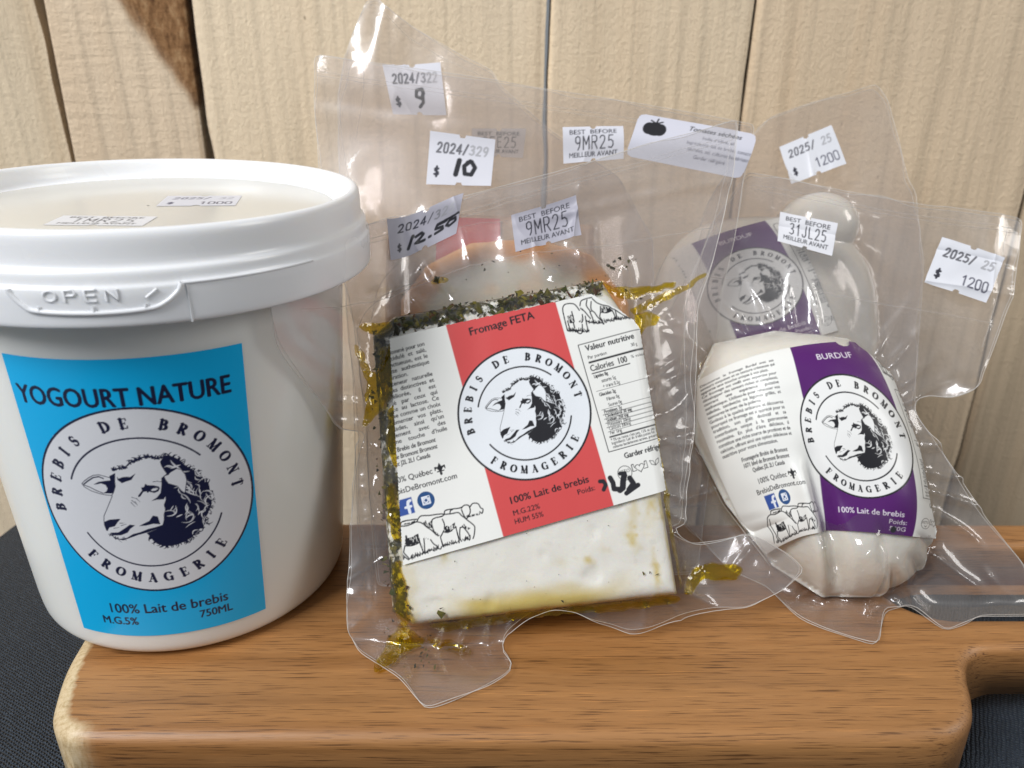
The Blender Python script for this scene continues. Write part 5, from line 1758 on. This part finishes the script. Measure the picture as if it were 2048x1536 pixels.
# ---------------------------------------------------------------- rearmost pouch against the boards
rear = thing('cheese_pouch', 'rearmost clear pouch with pointed open corner nearest the pine wall', 'cheese pouch', (.0, .243, .0), GROUP)
solid_from_height(rear, 'cheese_block', 'rear', REAR_BLOCK, lambda u, v: -6.0 * (1 - np.sqrt(np.clip(1 - np.clip((poly_sd(REAR_BLOCK, u, v) + 6) / 6, 0, 1) ** 2, 0, 1))), 15.0,
                  m_cheese('pale_cheese', (.76, .66, .48), (.62, .30, .12)), 1.6, lambda u, v: np.clip(.6 * sstep(-8, -1, poly_sd(REAR_BLOCK, u, v)), 0, 1))
P3 = [(-29.1, 181.2), (-25.3, 192.6), (-20.7, 202.1), (-17.2, 202.0), (-13.3, 197.3), (0.5, 189.5), (13.5, 181.6), (25.6, 175.3), (28, 170), (46.7, 152.4), (72, 134), (84, 110), (82, 2), (-24, 0), (-26, 60), (-30.9, 117.0), (-31.7, 165.5)]
pouch_film(rear, 'rear', P3, [FILM_SOFT, EDGE, SEAL], 7, 1.8, seals=[[(-19, 200), (-8, 190), (6, 181), (22, 173)], [(-24, 188), (-22, 170), (-25, 150)]])
cvr = Canvas(-13, -7, 13, 7, .4, (.62, .075, .075))
stuck_print(rear, 'coral_label', 'rear', [(5.0, 117.6), (27.5, 116.8), (27.5, 92), (4.0, 92)], cvr, PRINT, .3)
hand_9 = [([(.22, .02), (.02, -.02), (-.02, -.26), (.14, -.34), (.26, -.14), (.24, -.0), (.20, -.50), (.06, -.68)], .13)]
stuck_print(rear, 'price_sticker', 'rear', [(-15.1, 176.8), (6.2, 178.5), (8.3, 158.2), (-11.4, 158.6)], sticker_art(price_art('2024/322', '', hand_9, True), 21, 19.4, (.66, .66, .72), .25), STICK, .3, 1.0)
stuck_print(rear, 'date_sticker', 'rear', [(17.5, 153.0), (37.8, 152.9), (36.4, 141.6), (18.2, 142.4)], sticker_art(date_art('2FE25', (.07, .06, .06)), 20, 11.2, (.50, .45, .42), .25), STICK, .3, .8)

# ---------------------------------------------------------------- burduf pouches
bur = thing('cheese_pouch', 'clear pouch with rounded white cheese and crisp purple label in front at right', 'cheese pouch', (.112, .2155, .001), GROUP)
BURM = m_cheese('burduf_cheese', (.87, .85, .77), coat=.6)


def outline_of(cu_, cv_, a, b, p, s=.985, sk=0.0, n=90):
    t = np.linspace(0, 2 * np.pi, n, endpoint=False)
    x, y = np.sign(np.cos(t)) * np.abs(np.cos(t)) ** (2 / p) * a * s, np.sign(np.sin(t)) * np.abs(np.sin(t)) ** (2 / p) * b * s
    return np.stack([cu_ + x + sk * y, cv_ + y], 1)


solid_from_height(bur, 'cheese_ball', 'burduf', BALL, lambda u, v: h_burduf_body(u, v)[0], 9.0, BURM, 1.1, lambda u, v: u * 0)
BO = [(-32.0, 139.7), (-20.7, 137.8), (3.0, 132.8), (28.0, 128.8), (52.3, 127.3), (61.1, 126.4), (56.7, 98.3), (54.7, 93.5), (51.6, 84.8), (48.1, 75.5), (43.9, 67.6), (40.4, 64.1), (35.2, 61.8), (29.1, 62.6), (24.2, 61.0), (24.0, 56.3), (33.1, 42.7), (41.5, 30.6), (47.2, 22.7), (58.9, 9.8), (62, 2), (58.9, -5.6), (46.5, -6.6), (41.8, -6.9), (28.9, -11.3), (21.8, -4.9), (13.7, -6.8), (6.7, -15.8), (-0.1, -15.0), (-6.9, -13.5), (-13.2, -11.4), (-17.8, -7.8), (-21.4, -4.0), (-34.4, 1.0), (-48.5, 14.4), (-54, 55.1), (-51.0, 91.4), (-44.0, 119.2)]
pouch_film(bur, 'burduf', BO, [FILM, EDGE, SEAL], 8, seals=[[(-31, 135), (-20, 133.5), (3, 128.6), (28, 124.6), (58, 122.4)], [(-31, 133.6), (3, 127.2), (30, 122.8), (58, 120.8)], [(55, 122), (51, 98), (46, 80)], [(-44, 100), (-10, 97), (20, 92), (50, 88)]])
cvb = cheese_label(1.0 * 17.5, 'burduf', .18)
c = cvb.colours()
ny, nx = c.shape[:2]
X, Y = np.meshgrid((np.arange(nx) * cvb.res + cvb.x0) / 17.5, (np.arange(ny) * cvb.res + cvb.y0) / 17.5)
MAP = np.array([[-1.591, 44.527], [17.066, 0.682], [-4.309, 19.47], [1.867, -0.089], [0.246, 1.21], [-0.656, 0.66], [0.302, 0.298], [-0.456, 0.324], [-0.83, 0.474], [0.392, -0.5]])
B_ = np.stack([np.ones_like(X), X, Y, X * X, X * Y, Y * Y, X ** 3, X * X * Y, X * Y * Y, Y ** 3], -1) @ MAP
U, Vv = B_[..., 0], B_[..., 1]
body, rho = h_burduf_body(U, Vv)
lift = .95 + 2.6 * sstep(-.75, -1.5, Y) * sstep(-1.0, -2.0, X) + .15 * vnoise(U * .2, Vv * .2, 48)
keep = (rho < 1.0) & (X < 1.9)
notchd = np.hypot((X - .42) / 1.3, Y - 1.62) < .12                # crumpled notch in the top edge
keep &= ~notchd
V = place('burduf', U.ravel(), Vv.ravel(), (np.maximum(body, 0) + lift).ravel())
V, Fq, C = compact(V, grid_faces(nx, ny, keep), c.reshape(-1, 3))
o = mesh_obj('paper_label', V, Fq, PRINT, bur)
paint(o, C)
stuck_print(bur, 'date_sticker', 'burduf', [(-20.5, 124.9), (-1.0, 121.3), (-2.8, 109.4), (-21.3, 113.9)], sticker_art(date_art('31JL25'), 20, 11.6, (.74, .74, .78), .2), STICK, .3, .8)
stuck_print(bur, 'price_sticker', 'burduf', [(33.0, 117.3), (54.1, 111.6), (47.2, 95.1), (26.7, 100.7)], sticker_art(price_art('2025/ 25', '1200'), 21.6, 17.8, (.72, .73, .78), .2), STICK, .3, 1.0)

bre = thing('cheese_pouch', 'clear pouch with blurred purple label leaning behind the other purple labelled pouch', 'cheese pouch', (.098, .262, .0), GROUP)
solid_from_height(bre, 'cheese_ball', 'burduf_rear', outline_of(21, 71, 42, 40, 2.6, .995), lambda u, v: lump(u, v, 21, 71, 42, 40, 2.6, 19)[0], 9.0, BURM, 1.4, lambda u, v: u * 0)
solid_from_height(bre, 'cheese_knob', 'burduf_rear', outline_of(42, 107, 15, 13, 2.0, .995), lambda u, v: lump(u, v, 42, 107, 15, 13, 2.0, 15)[0], 7.0, BURM, 1.2, lambda u, v: u * 0)
CO = [(13.8, 138.3), (26.2, 151.8), (43.0, 157.8), (57.9, 161.9), (68.1, 165.2), (72.3, 158.7), (76.5, 140.6), (79.2, 126.8), (81.9, 121.8), (83.2, 94.4), (76, 30), (60, 4), (-20, 0), (-28, 50), (-12, 83.1), (1.6, 118.3)]
pouch_film(bre, 'burduf_rear', CO, [FILM_SOFT, EDGE, SEAL], 9, 1.7)
cvc = cheese_label(14.0, 'burduf', .3)
c = cvc.colours()
ny, nx = c.shape[:2]
X, Y = np.meshgrid((np.arange(nx) * cvc.res + cvc.x0) / 14.0, (np.arange(ny) * cvc.res + cvc.y0) / 14.0)
U = 12.09 + 16.26 * X - 4.92 * Y
Vv = 80.34 + 5.09 * X + 13.6 * Y
rho = lump(U, Vv, 21, 71, 42, 40, 2.6, 19)[1]
keep = (rho < .99) & (X < 1.3) & (X > -1.25) & (np.hypot(U - 42, Vv - 107) > 15)
V = place('burduf_rear', U.ravel(), Vv.ravel(), (h_burduf_rear(U, Vv) + .3).ravel())
V, Fq, C = compact(V, grid_faces(nx, ny, keep), c.reshape(-1, 3))
o = mesh_obj('paper_label', V, Fq, PRINT, bre)
paint(o, C)
stuck_print(bre, 'price_sticker', 'burduf_rear', [(29.2, 139.6), (49.5, 148.1), (54.8, 132.6), (33.0, 124.3)], sticker_art(price_art('2025/ 25', '1200'), 22.6, 16, (.70, .71, .76), .25), STICK, .3, 1.0)
